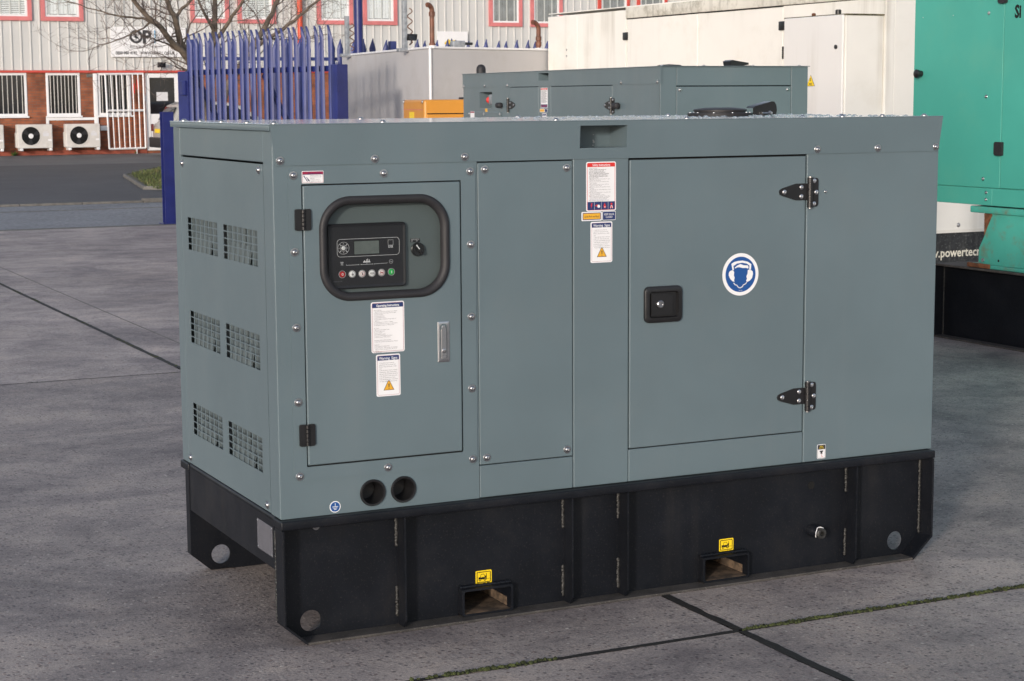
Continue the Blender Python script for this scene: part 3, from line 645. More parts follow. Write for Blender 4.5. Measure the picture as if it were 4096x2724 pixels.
# lock of the control door
bm = nb(); rings(bm, F0, [(rr(.4825, .5190, .7745, .8915, .0015), .004), (rr(.4825, .5190, .7745, .8915, .0015), .0062), (rr(.4838, .5177, .7758, .8902, .0012), .0070), (rr(.4900, .5115, .7820, .8850, .0090), .0070), (rr(.4905, .5110, .7825, .8845, .0090), .0030)], cap1=True)
lk = ob('lock', bm, 'chrome', door, 40)
bm = nb(); prism(bm, F0, [(.4925, .7835), (.5092, .7835), (.5092, .8640), (.5065, .8700), (.5050, .8800), (.4965, .8800), (.4950, .8700), (.4925, .8640)], .0032, .0085, .0015); ob('lever', bm, 'chrome', lk, 40)
bm = nb(); lathe(bm, F0, .5010, .8070, [(.0070, .0085), (.0070, .0098), (.0060, .0104), (.0015, .0104), (.0012, .0090), (0, .009)], 18); ob('key_cylinder', bm, 'steel', lk)
outline(lk, F0, .4945, .5075, .7855, .7950, .0006, .0007, .0090, 'inkgrey', 'mark')
butt_hinge(G1, F0, .0590, .1055, 1.1685, 1.2275, .0042); butt_hinge(G1, F0, .0590, .1050, .5655, .6275, .0042)
for a, b in ((.0588, 1.3200), (.3250, 1.3195), (.5905, 1.3193), (.0582, 1.1095), (.5905, 1.1094), (.0585, .8997), (.0592, .6904), (.0592, .4805), (.3250, .4817), (.5908, .4814), (.5906, .6903), (.5908, .9002)): bolt(G1, F0, a, b, .0024)
# further sheets along the front
panel('side_panel', G1, F0, .6150, .9225, .4605, 1.3425)
for a, b in ((.6380, 1.3234), (.9032, 1.3223), (.6378, .4812), (.9030, .4812)): bolt(G1, F0, a, b)
panel('lower_sheet', G1, F0, .6145, .9230, ZB, .4580, c1=-.0005)
panel('centre_post', G1, F0, .9250, 1.1125, ZB, ZJ + .004)
d2 = panel('engine_door', G1, F0, 1.1165, 1.7495, .4645, 1.3405)
panel('lower_sheet', G1, F0, 1.1145, 1.7525, ZB, .4615, c1=-.0005)
panel('end_sheet', G1, F0, 1.7545, GL_, ZB, ZJ + .004)
strap_hinge(G1, F0, 1.7570, 1.2262); strap_hinge(G1, F0, 1.7590, .5770)
bolt(G1, F0, 1.8250, 1.2271, -.002, .7)
# recessed paddle latch
bm = nb(); rings(bm, F0, [(rr(1.1650, 1.2960, .8465, .9575, .016), 0), (rr(1.1655, 1.2955, .8470, .9570, .016), .009), (rr(1.1690, 1.2920, .8505, .9535, .014), .0115), (rr(1.1800, 1.2825, .8610, .9410, .009), .0110), (rr(1.1840, 1.2795, .8645, .9375, .007), .0012)], cap1=True)
lt = ob('paddle_latch', bm, 'blackpl', d2, 40)
bm = nb(); prism(bm, F0, [(1.1870, .8680), (1.2580, .8680), (1.2640, .8720), (1.2640, .9280), (1.2560, .9300), (1.2520, .9350), (1.1870, .9350)], .0012, .0085, .002); ob('paddle', bm, 'blackpl', lt, 40)
bm = nb(); lathe(bm, F0, 1.2175, .9030, [(.0120, .0085), (.0118, .0135), (.0095, .0155), (.0060, .0155), (.0056, .0135), (0, .0135)], 24); ob('key_cylinder', bm, 'steel', lt, 40)
# rubber cable entries
for a, b in ((.2765, .4125), (.3710, .4130)):
    bm = nb(); lathe(bm, F0, a, b, [(.0385, 0), (.0390, .004), (.0370, .0065), (.0330, .0060), (.0310, .002), (.0300, -.030), (.0285, -.060), (0, -.062)], 36); ob('cable_grommet', bm, 'blackpl', G1, 50)
# roof skirt with the lifting pocket
def skirt_T(x0, y0, u, v): return frame((x0, y0, 0), u, v)
SK = frame((0, -.003, 0), (1, 0, 0), (0, -.035, 1))
def skp(z): return (z - 0.0)
bm = nb()
T = Matrix(((1, 0, 0, 0), (0, -.05, -1, -.003 + .05 * ZJ), (0, 1, 0, 0), (0, 0, 0, 1)))   # a = X, b = Z, c = towards -Y, leaning outwards with height
gridpanel(bm, T, [-.006, .9450, 1.1030, GL_ + .006], [ZJ, 1.3790, 1.4445, ZT - .003], -.012, 0, skip={(1, 1)})
for v in bm.verts:      # raked ends: the skirt is longer at the top than at its lower edge
    t = (v.co.z - ZJ) / (ZT - ZJ)
    if v.co.x < .0: v.co.x = .008 + (-.006 - .008) * t
    elif v.co.x > GL_: v.co.x = GL_ - .004 + .012 * t
ob('roof_skirt', bm, 'paint', G1, 40)
bm = nb(); a0, a1, b0, b1 = .9452, 1.1028, 1.3792, 1.4443
rings(bm, T, [([(a0, b0), (a1, b0), (a1, b1), (a0, b1)], -.011), ([(a0, b0), (a1, b0), (a1, b1), (a0, b1)], -.105)], cap1=True); ob('lifting_pocket', bm, 'paint', G1)
bm = nb(); rnd = random.Random(4)
for i in range(14):
    x = 1.045 + rnd.gauss(0, .002); z = 1.382 + .058 * i / 13; tube(bm, [(x, .101, z), (x, .103, z + .003)], [rnd.uniform(.002, .004)] * 2, 6)
ob('sealant_bead', bm, 'pale', G1)
bm = nb()
for z0, z1, y0 in ((ZT - .0032, ZT + .0005, -.0095),): wbox(bm, -.0085, GL_ + .0085, y0, GW + .0085, z0, z1, .0015)
wbox(bm, .02, .93, .02, GW - .02, ZJ + .02, ZT - .004); wbox(bm, 1.12, GL_ - .02, .02, GW - .02, ZJ + .02, ZT - .004); ob('roof', bm, 'roofp', G1, 40)
bm = nb(); wbox(bm, -.0078, -.0045, 0.0, GW + .006, ZT - .0185, ZT - .003, .001); ob('roof_lip', bm, 'paint', G1)
for a in (.0216, .2984, .5738, 1.7897, 2.0227, 2.2545): bolt(G1, T, a, 1.3607)
TT = topf(ZT + .0005)
for y in (.985, .769, .548, .298, .059): bolt(G1, TT, .028, min(y, .955))
for x in (1.7747, 1.9289, 2.0861, 2.0992, 2.2545): bolt(G1, TT, x, .06 if x != 2.0992 else .30)
for x, y in ((.62, .93), (1.2, .93), (1.8, .93), (.35, .06), (.9, .06), (1.35, .06)): bolt(G1, TT, x, y)
# exhaust outlet: bolted ring, plate, rain flap
CX, CY = 1.810, .60
bm = nb(); lathe(bm, TT, CX, CY, [(.111, 0), (.112, .010), (.106, .0115), (.092, .0115), (.088, .0125), (.088, .0165), (.092, .0175), (.092, .0215), (.084, .0245), (.05, .0285), (.03, .029), (0, .029)], 48); cp2 = ob('roof_cap', bm, 'rubber', G1, 40)
for t in range(10): bolt(cp2, TT, CX + .102 * math.cos(R(36 * t + 10)), CY + .102 * math.sin(R(36 * t + 10)), .0113, .6, SCREW, 'screw')
bm = nb(); lathe(bm, TT, 2.065, .72, [(.034, 0), (.034, .012), (.031, .012), (.031, 0)], 28); fp = ob('exhaust_stub', bm, 'blackpl', G1, 40)
bm = nb(); FT = frame((2.058, .66, ZT), (math.cos(R(4)), math.sin(R(4)), 0), (0, 0, 1))
prism(bm, FT, [(-.062, .004), (-.062, .026), (-.055, .032), (.018, .049), (.030, .048), (.039, .036), (.042, .018), (.039, .003)], -.022, -.018, .0015)
prism(bm, FT, [(-.062, .026), (-.055, .032), (.018, .049), (.030, .048), (.030, .045), (.018, .046), (-.055, .029)], -.062, -.0222); ob('rain_flap', bm, 'blackpl', fp, 30)
bm = nb(); tube(bm, [FT @ Vector((-.03, .008, -.012)), FT @ Vector((.004, .008, -.012))], .004, 10); lathe(bm, FT, .006, .008, [(.008, -.018), (.008, -.012), (.005, -.011), (.005, -.003), (0, -.002)], 12); ob('hinge_pin', bm, 'steel', fp)
# left end: corner sheets, vented panel
ES = [(-GW, -.9170), (-.0815, 0)]
panel('corner_post', G1, E0, -.0815, -.0003, ZB, ZT - .019, -.012, 0, bev=.0025); panel('corner_post', G1, E0, -GW, -.9150, ZB, ZT - .019, -.012, 0, bev=.0025)
panel('head_panel', G1, E0, -.9140, -.0830, 1.3540, ZT - .019, -.012, -.0004)
va = [(-.847, -.531), (-.470, -.146)]; vb = [(.4695, .5705), (.7645, .8660), (1.0595, 1.1610)]
As = [-.9135]; skA = []
for a0, a1 in va:
    p = (a1 - a0 + .006) / 7
    for i in range(7): As.append(a0 + p * i); skA.append(len(As) - 1); As.append(a0 + p * (i + 1) - .006)
As.append(-.0835); Bs = [.3655]; skB = []
for b0, b1 in vb:
    p = (b1 - b0 + .0036) / 5
    for i in range(5): Bs.append(b0 + p * i); skB.append(len(Bs) - 1); Bs.append(b0 + p * (i + 1) - .0036)
Bs.append(1.3490)
bm = nb(); gridpanel(bm, E0, As, Bs, -.0012, 0, skip={(i, j) for i in skA for j in skB}); ob('vented_panel', bm, 'paint', G1)
bm = nb(); box(bm, E0, -.9150, -.0815, ZB + .0015, .3640, -.0125, -.003); ob('panel_foot', bm, 'gap', G1)
for b0, b1 in vb:
    for a0, a1 in va:
        bm = nb(); box(bm, E0, a0 - .01, a1 + .01, b0 - .006, b0 - .003, -.0145, -.0035)
        prism(bm, E0 @ Matrix.Rotation(R(90), 4, 'Y'), [(.0045, b0 - .002), (.0060, b0 - .002), (.0145, b0 + .050), (.0130, b0 + .050)], a0 + .02, a1 - .09); ob('inner_baffle', bm, 'paint_in', G1)
bm = nb()
for y0, y1 in ((.014, .285), (.305, .655), (.675, .97)): wbox(bm, .0150, .0840, y0, y1, .37, 1.33)
ob('inner_bulkhead', bm, 'paint_in', G1)
for y, z in ((.889, 1.3290), (.1190, 1.3320), (.888, .3850), (.1100, .3835)): bolt(G1, E0, -y, z)
# right end and back of the canopy
panel('right_end', G1, frame((GL_, 0, 0), (0, 1, 0), (0, 0, 1)), .0005, GW, ZB, ZT - .006, -.012, .0); panel('back_sheet', G1, frame((GL_, GW, 0), (-1, 0, 0), (0, 0, 1)), .013, GL_ - .013, ZB, ZT - .006, -.012, -.0003)
# ---- stickers on the canopy
st = sticker(G1, F0, .0830, .1462, 1.2975, 1.3310, .003, c=.0042 - .0016, name='maintenance_sticker'); c = .0036
outline(st, F0, .0845, .1447, 1.2990, 1.3295, .002, .0006, c + .0004, 'crim'); fill(st, F0, [(.0850, 1.3210), (.1443, 1.3210), (.1443, 1.3288), (.0850, 1.3288)], c + .0004, 'navy', 'header')
fill(st, F0, [(.0850, 1.3222), (.1443, 1.3222), (.1443, 1.3282), (.0850, 1.3282)], c + .0006, 'crim', 'header')
text('Maintenance Instructions', .0048, F0, .1000, 1.3232, c + .0008, 'navy', st, 'LEFT', .01, .82)
text('Maintenance must be done\nafter the machine is cooled\nsufficiently.\nCarefully use the tools,\nespecially the professional\ntools.', .0036, F0, .1065, 1.3175, c + .0004, 'inkgrey', st, 'LEFT', 0, .82, line=1.1, res=1)
bm = nb(); stroke(bm, F0, [(.0895, 1.3165), (.0985, 1.3030)], .0020, c + .0004); stroke(bm, F0, [(.0965, 1.3140), (.1035, 1.3035)], .0016, c + .0004); stroke(bm, F0, [(.0875, 1.3185), (.0880, 1.3165), (.0900, 1.3165), (.0905, 1.3185)], .0009, c + .0004); stroke(bm, F0, [(.1005, 1.3085), (.1040, 1.3035)], .0030, c + .0004); ob('symbol', bm, 'navy', st, fix=False)
st = sticker(door, F0, .2790, .3800, .8140, .9585, .006, c=.0042, name='instruction_sticker'); c = .0049
outline(st, F0, .2820, .3770, .8170, .9555, .004, .0008, c + .0004, 'crim'); fill(st, F0, [(.2826, .9420), (.3764, .9420), (.3764, .9545), (.2826, .9545)], c + .0006, 'navy', 'header')
text('Operating Instructions', .0095, F0, .3295, .9450, c + .0008, 'white', st, 'CENTER', .022, .80)
text('Before Starting:\n1. Read The Operation and Maintenance Manual.\n2. Check if all the connecting screws are tight.\n3. Check level unit.\n4. Check ground unit.\n5. Check all liquid levels.\n6. Check engine cooling fan and ray degree of\n   tightness.\n7. Check all pipes to ensure no leakage.\n8. Check battery pole to ensure no cauterization\n9. Turn battery isolator to "ON" position.\n\nKey Start:\n1. Disconnect all external loads.\n2. Turn on the power.\n3. Insert the key.\n4. Pre-heat the machine.\n5. Release the Emergency Stop button.\n6. Turn the key to "ON" position.\n\nAutomatic Start and Remote Start:\n1. Read The Operation and Maintenance Manual.\n\nShutdown:\n1. Disconnect all external loads.\n2. Turn the key to "OFF" position, for automatic\n   start or remote start panel, press the "STOP"\n   button.\n3. Fill fuel tank.', .0042, F0, .2875, .9340, c + .0004, 'inkgrey', st, 'LEFT', 0, .86, line=1.02, res=1)
warning_signs(door, F0, .2920, .3655, .6885, .8085, .0042)
st = sticker(G1, F0, .9680, 1.0685, 1.1915, 1.3375, .006, name='safety_sticker'); c = .0007
outline(st, F0, .9712, 1.0653, 1.1945, 1.3345, .004, .0010, c + .0004, 'red'); fill(st, F0, [(.9718, 1.3225), (1.0648, 1.3225), (1.0648, 1.3335), (.9718, 1.3335)], c + .0006, 'red', 'header')
text('Safety Instructions', .0100, F0, 1.0185, 1.3250, c + .0008, 'white', st, 'CENTER', .010, .80)
text('Safety Instructions:\n', .0042, F0, .9780, 1.3175, c + .0004, 'inkgrey', st, 'LEFT', 0, .86, res=1)
text('Improper operation of this machine can\ncause serious injury or even death.\nRead The Operation and Maintenance\nManual carefully before operating or servicing.\nThis machine should only be operated by a\nperson with sufficient knowledge and skill to\nensure safe operation.', .0042, F0, .9780, 1.3135, c + .0004, 'ink', st, 'LEFT', .012, .84, line=.96, res=1)
text('High voltage circuits are located inside the output\nterminals and control panel.\n  The cover and control panel should be closed\n  before operating.\n  The movable parts and hot surfaces inside the\n  enclosure should be isolated.\n  All the doors should be closed and locked before\n  operating.\n  Use only in the open, well ventilated areas or vent\n  exhaust outside.\n  Do not touch internal wiring or connections while\n  this machine is operating.\n  Turn power "OFF" before servicing.\n  Before connecting this generator to any buildings\n  electrical system, an isolation Transfer Switch\n  must be installed by a licensed electrician.\n  Serious injury or even death may result in the\n  absence of the Transfer Switch.', .0041, F0, .9780, 1.2855, c + .0004, 'inkgrey', st, 'LEFT', 0, .84, line=.96, res=1)
bm = nb()
for z in (1.2778, 1.2700, 1.2622, 1.2545, 1.2468, 1.2390, 1.2352, 1.2240): flat(bm, F0, circ(.9795, z, .0009, 8), c + .0005)
ob('bullets', bm, 'red', st, fix=False)
fill(st, F0, [(.9725, 1.1955), (1.0642, 1.1955), (1.0642, 1.2195), (.9725, 1.2195)], c + .0006, 'navy', 'footer')
bm = nb()
for a in (.9955, 1.0185, 1.0415): stroke(bm, F0, [(a, 1.196), (a, 1.219)], .0007, c + .0009)
ob('divider', bm, 'white', st, fix=False)
bm = nb(); flat(bm, F0, [(.9845, 1.2155), (.9885, 1.2155), (.9862, 1.2090), (.9880, 1.2090), (.9835, 1.1990), (.9845, 1.2070), (.9825, 1.2070)], c + .0009)
flat(bm, F0, [(1.0300, 1.1990), (1.0345, 1.2030), (1.0345, 1.2070), (1.0320, 1.2100), (1.0305, 1.2160), (1.0280, 1.2120), (1.0260, 1.2060), (1.0265, 1.2020)], c + .0009)
flat(bm, F0, [(.9975, 1.2090), (1.0060, 1.2120), (1.0085, 1.2050), (1.0000, 1.2060)], c + .0009); flat(bm, F0, [(1.0500, 1.2080), (1.0560, 1.2080), (1.0585, 1.2000), (1.0475, 1.2000)], c + .0009); flat(bm, F0, circ(1.053, 1.2120, .0032, 14), c + .0009); ob('symbol', bm, 'red', st, fix=False)
bm = nb(); flat(bm, F0, circ(1.0095, 1.2060, .0048, 14), c + .0011); stroke(bm, F0, [(1.0495, 1.1990), (1.051, 1.2065), (1.055, 1.2065), (1.0565, 1.199)], .0016, c + .0011); flat(bm, F0, circ(1.0305, 1.2035, .0018, 10), c + .0011); ob('symbol', bm, 'white', st, fix=False)
st = sticker(G1, F0, .9525, 1.0205, 1.1635, 1.1905, .003, name='level_sticker'); outline(st, F0, .9560, 1.0170, 1.1665, 1.1875, .002, .0020, .0012, 'navy'); fill(st, F0, rr(.9580, 1.0150, 1.1685, 1.1855, .001), .0012, 'amber'); text('Level (Park and Run)', .0078, F0, .9865, 1.1738, .0015, 'ink', st, 'CENTER', .006, .74)
st = sticker(G1, F0, 1.0225, 1.0675, 1.1635, 1.1905, .003, name='door_sticker'); fill(st, F0, rr(1.0240, 1.0660, 1.1650, 1.1890, .002), .0012, 'navy'); text('KEEP DOOR\nCLOSED', .0082, F0, 1.0450, 1.1785, .0015, 'white', st, 'CENTER', .005, .76, line=.98)
warning_signs(G1, F0, .9828, 1.0562, 1.0380, 1.1600)
# ear protection disc
bm = nb(); prism(bm, F0, circ(1.5105, .9793, .0660, 56), 0, .0007); st = ob('ear_protection_sticker', bm, 'white', d2)
fill(st, F0, circ(1.5105, .9793, .0550, 56), .0011, 'blue')
W_ = lambda pts: [(1.5105 + (x - 1033) * .000411, .9793 - (y - 1002 - (x - 1033) * -.045) * .000352) for x, y in pts]
for pg in ([(950, 908), (975, 892), (1010, 883), (1050, 880), (1095, 890), (1128, 912), (1124, 962), (1108, 962), (1112, 925), (1085, 906), (1045, 899), (1000, 906), (968, 928), (972, 962), (960, 966)],
           [(978, 946), (1000, 925), (1030, 911), (1060, 921), (1095, 923), (1103, 936), (1100, 951), (1080, 945), (1050, 946), (1020, 938), (1000, 940), (986, 948)],
           [(935, 975), (950, 966), (968, 968), (975, 985), (972, 1010), (980, 1030), (975, 1050), (978, 1068), (960, 1062), (940, 1040), (927, 1010), (928, 988)],
           [(1097, 962), (1125, 965), (1140, 975), (1143, 1000), (1135, 1035), (1115, 1058), (1090, 1070), (1083, 1060), (1090, 1040), (1085, 1020), (1095, 995)]):
    fill(st, F0, W_(pg), .0015, 'white', 'symbol')
bm = nb(); stroke(bm, F0, W_([(972, 1078), (982, 1092), (1000, 1098), (1012, 1115), (1028, 1122), (1048, 1112), (1058, 1095), (1075, 1088), (1086, 1075)]), .0030, .0015); ob('symbol', bm, 'white', st, fix=False)
text('MG023', .0045, F0, 1.5105, .9275, .0015, 'pale', st, 'CENTER')
# earth mark, oil drain
bm = nb(); prism(bm, F0, circ(.1625, .3830, .0165, 36), 0, .0007); st = ob('earth_sticker', bm, 'white', G1); fill(st, F0, circ(.1625, .3830, .0140, 36), .0011, 'blue')
bm = nb()
for p, q in (((.1625, .3935), (.1625, .3840)), ((.1540, .3835), (.1710, .3835)), ((.1568, .3795), (.1682, .3795)), ((.1592, .3757), (.1658, .3757))): stroke(bm, F0, [p, q], .0015, .0015)
ob('symbol', bm, 'white', st, fix=False)
st = sticker(G1, F0, 1.8085, 1.8415, .3690, .4155, .004, name='oil_drain_sticker'); outline(st, F0, 1.8100, 1.8400, .3705, .4140, .003, .0008, .0012, 'ink'); fill(st, F0, rr(1.8112, 1.8388, .3990, .4130, .002), .0013, 'ink', 'header')
text('Engine\nOil drain', .0060, F0, 1.8250, .4075, .0017, 'yellow', st, 'CENTER', .01, .85, line=.95)
bm = nb(); flat(bm, F0, [(1.8180, .3950), (1.8320, .3950), (1.8310, .3910), (1.8285, .3910), (1.8285, .3845), (1.8215, .3845), (1.8215, .3910), (1.8190, .3910)], .0013); ob('symbol', bm, 'ink', st, fix=False)
bm = nb(); stroke(bm, F0, [(1.8250, .3840), (1.8250, .3760), (1.8320, .3752)], .0009, .0014); ob('symbol', bm, 'red', st, fix=False)
# ---- skid base
WEB = .030
bm = nb(); wbox(bm, -.008, 2.262, -.0300, .0450, .3360, .3610, .0035, 3); wbox(bm, -.008, 2.262, GW - .085, GW + .004, .3360, .3610, .0035, 3); ob('top_rail', bm, 'black', G1, 50)
def web(name, y0, y1):
    T_ = front(y0); bm = nb()
    As = [-.0060, .0480, .1400, .5545, .7210, 1.3840, 1.5560, 2.1030, 2.1950, 2.2550]
    gridpanel(bm, T_, As, [.0012, .0030, .0910, .3355], -(y1 - y0), 0, skip={(3, 1), (5, 1)}, circs={(1, 1): (.0935, .0525, .0315), (7, 1): (2.1490, .0560, .0310)})
    for v in bm.verts:          # cut the two lower corners off
        x, z = v.co.x, v.co.z
        lim = max(.0605 - (x + .0060) * .0605 / .0680, .0725 - (2.2550 - x) * .0725 / .079, .0012)
        if z < lim: v.co.z = lim
    return ob(name, bm, 'black', G1)
web('skid_web', WEB, WEB + .006); web('skid_web', GW - .085, GW - .079)
def flange(y0, y1, name='bottom_flange'):
    bm = nb(); wbox(bm, .0620, 2.1760, y0, y1, .0005, .0085, .0015); ob(name, bm, 'blackdust', G1)
    for (xa, za, xb, zb) in ((-.0065, .0605, .0620, .0005), (2.2550, .0725, 2.1760, .0005)):
        bm = nb(); T_ = front(y0); s = 1 if xb > xa else -1
        pts = [(xa, za), (xb, zb), (xb + s * .002, zb + .0085), (xa + s * .0065, za + .0025)]
        prism(bm, T_, pts if s > 0 else pts[::-1], -(y1 - y0), 0); ob('corner_plate', bm, 'black', G1)
        bm = nb(); wbox(bm, min(xa, xa + s * .0065), max(xa, xa + s * .0065), y0, y1, za + .001, .3355, .001); ob('end_plate', bm, 'black', G1)
flange(-.0340, WEB); flange(GW - .079, GW - .045)
for x in (.3650, .9080, 1.0990, 1.9500):
    bm = nb(); prism(bm, frame((x - .003, 0, 0), (0, 1, 0), (0, 0, 1)), [(-.012, .0090), (WEB, .0090), (WEB, .3350), (-.026, .3350), (-.026, .0300)], 0, .006, .0008); ob('stiffener', bm, 'black', G1)
def weldbead(x, z0, z1, y=WEB - .003, s=1.0, seed=0):
    rnd = random.Random(seed); bm = nb(); n = int(abs(z1 - z0) / .0042)
    for i in range(n):
        z = z0 + (z1 - z0) * i / n; r = rnd.uniform(.0042, .0062) * s; lathe(bm, front(y, x + rnd.uniform(-.0012, .0012), z), 0, 0, [(r, 0), (r * .9, r * .45), (r * .4, r * .75), (0, r * .8)], 7)
    return ob('weld', bm, 'weld', G1, 60)
for i, (x, a, b) in enumerate(((.3585, .245, .330), (.3585, .036, .123), (.9020, .240, .330), (.9020, .028, .121), (1.0930, .249, .330), (1.0930, .030, .121), (1.9440, .247, .330), (1.9440, .034, .122), (2.2440, .076, .330))): weldbead(x, a, b, seed=i)
rnd = random.Random(8); bm = nb()
for i in range(62):
    z = .066 + .0042 * i; r = rnd.uniform(.0035, .0062); lathe(bm, side(-.0045, .0345 + rnd.uniform(-.001, .001), z), 0, 0, [(r, 0), (r * .9, r * .45), (0, r * .8)], 7)
ob('weld', bm, 'weld', G1, 60)
for x0, x1 in ((.5540, .7215), (1.3835, 1.5565)):
    bm = nb(); T_ = front(0); rings(bm, T_, [(rr(x0 + .0075, x1 - .0075, .0160, .0840, .005), -.85), (rr(x0 + .0075, x1 - .0075, .0160, .0840, .005), 0), (rr(x0 + .001, x1 - .001, .0096, .0905, .007), 0), (rr(x0, x1, .0090, .0915, .008), -.002), (rr(x0, x1, .0090, .0915, .008), -.85)]); fk = ob('fork_pocket', bm, 'black', G1, 40)
    bm = nb(); wbox(bm, x0 + .0085, x1 - .0085, .003, .80, .0164, .0170); ob('pocket_floor', bm, 'wood', fk)
    bm = nb(); wbox(bm, x1 - .0084, x1 - .0078, .03, .80, .018, .045); ob('pocket_side', bm, 'wood', fk)
    bm = nb(); rnd = random.Random(int(x0 * 99))
    for i in range(38):
        x = x0 + .004 + (x1 - x0 - .008) * i / 37; r = rnd.uniform(.004, .0065); tube(bm, [(x - .003, .0225, .0915 + r * .2), (x + .003, .0225, .0915 + r * .2)], r, 7)
    ob('weld', bm, 'black', fk, 60)
fork_sticker(G1, front(WEB - .0005), .6110, .6635, .0950, .1350); fork_sticker(G1, front(WEB - .0005), 1.4600, 1.5130, .0965, .1365)
TW = front(WEB)
bm = nb(); prism(bm, TW, circ(1.8090, .2773, .0130, 24), 0, .0006); ob('drain_hole', bm, 'gap', G1)
bm = nb(); lathe(bm, TW, 1.8150, .1280, [(.0215, 0), (.0215, .024), (.0170, .030), (.0165, .046), (.0090, .048), (.0070, .040), (0, .040)], 24); dp = ob('drain_plug', bm, 'black', G1, 40)
bm = nb(); lathe(bm, TW, 1.8150, .1280, [(.0150, .046), (.0172, .047), (.0172, .055), (.0155, .057), (.0080, .057), (.0070, .044), (0, .044)], 20); ob('nipple', bm, 'weld', dp)
bm = nb(); tube(bm, [TW @ Vector((1.8150 + .0180 * math.cos(t / 3) * (1 + .08 * math.sin(t * 2.3)), .1280 + .0180 * math.sin(t / 3), .044 + .004 * math.sin(t * .9))) for t in range(0, 13)], .0016, 6); ob('thread_tape', bm, 'white', dp)
bolt(G1, TW, .1150, .3255, 0, .9)
# end cross beam with data plate, hidden tank behind the web
bm = nb(); T_ = side(-.0040); prism(bm, T_, [(-.920, .2075), (-.045, .2075), (-.045, .3540), (-.920, .3540)], -.012, 0, .003)
tube(bm, [(.006, .046, .3535), (.006, .920, .3535)], .0095, 12); ob('cross_beam', bm, 'black', G1, 50)
bm = nb(); wbox(bm, .26, 2.02, .045, .89, .104, .335); ob('fuel_tank', bm, 'black', G1)
bm = nb(); wbox(bm, 2.24, 2.252, .045, .92, .2075, .355, .002); ob('cross_beam', bm, 'black', G1)
bm = nb(); T_ = side(-.0042); box(bm, T_, -.1955, -.0595, .2420, .3290, 0, .0014, .0004); dpt = ob('data_plate', bm, 'plate', G1)
for a, b in ((-.190, .324), (-.065, .324), (-.190, .247), (-.065, .247)): bolt(dpt, T_, a, b, .0014, .4, SCREW, 'rivet')
bm = nb()
for i in range(11): stroke(bm, T_, [(-.183, .3160 - .0062 * i), (-.150 + .01 * math.sin(i * 2.1), .3160 - .0062 * i)], .0013, .0017); stroke(bm, T_, [(-.135, .3160 - .0062 * i), (-.085 + .014 * math.sin(i * 1.3), .3160 - .0062 * i)], .0013, .0017)
ob('engraving', bm, 'inkgrey', dpt, fix=False)
# rain beads lying on the roof
bm = nb(); rnd = random.Random(2)
for i in range(420):
    x = rnd.uniform(.9, 2.25); y = rnd.uniform(.02, .97)
    if rnd.random() > (x - .6) / 1.4 or (x - CX) ** 2 + (y - CY) ** 2 < .0135: continue
    r = rnd.uniform(.003, .008); lathe(bm, TT, x, y, [(r, 0), (r * .92, r * .22), (r * .6, r * .42), (0, r * .5)], 9)
ob('rain_beads', bm, 'water', G1, 80, kind='stuff')

# ------------------------------------------------------------------ far building
BY = 47.55
BL = thing('industrial_unit', 'long industrial unit with pale ribbed cladding above red brick ground floor', 'building', (20, BY, 0))
OB = Matrix.Translation((-20, -BY, 0))       # lets parts be written in world coordinates
def bob(name, bm, m, parent=None, **k):
    bm.transform(OB); return ob(name, bm, m, parent or BL, **k)
FB = OB @ front(BY)
x_l, x_r = -8, 62
holes = [(7.55, 8.75), (9.28, 10.23), (10.73, 11.68), (12.12, 13.08)]
bm = nb(); As = [x_l]; skip = set()
for a, b in holes: As += [a + .03, b - .03]
As.append(x_r); Bs = [0, .10, 1.10, 2.36]
for i in range(1, len(As) - 1, 2):
    skip.add((i, 2))
    if i == 7: skip.add((i, 1))
gridpanel(bm, front(BY), As, Bs, -.22, 0, skip=skip); bob('brick_wall', bm, 'brick')
bm = nb(); wbox(bm, x_l, 12.09, BY - .03, BY + .1, 0, .135); wbox(bm, 13.11, x_r, BY - .03, BY + .1, 0, .135); bob('plinth', bm, 'plinth')
bm = nb(); wbox(bm, x_l, x_r, BY + .23, BY + 14, 0, 7.6); bob('inner_walls', bm, 'clad2')
bm = nb(); prism(bm, frame((x_l - .2, 0, 0), (0, 1, 0), (0, 0, 1)), [(BY - .35, 7.6), (BY + 14.4, 7.6), (BY + 14.4, 7.75), (BY + 7, 9.0), (BY - .35, 7.75)], 0, x_r - x_l + .4); bob('roof', bm, 'galv')
bm = nb(); wbox(bm, x_l, x_r, BY - .07, BY + .02, 2.30, 2.365, .01); bob('red_band', bm, 'redtrim')
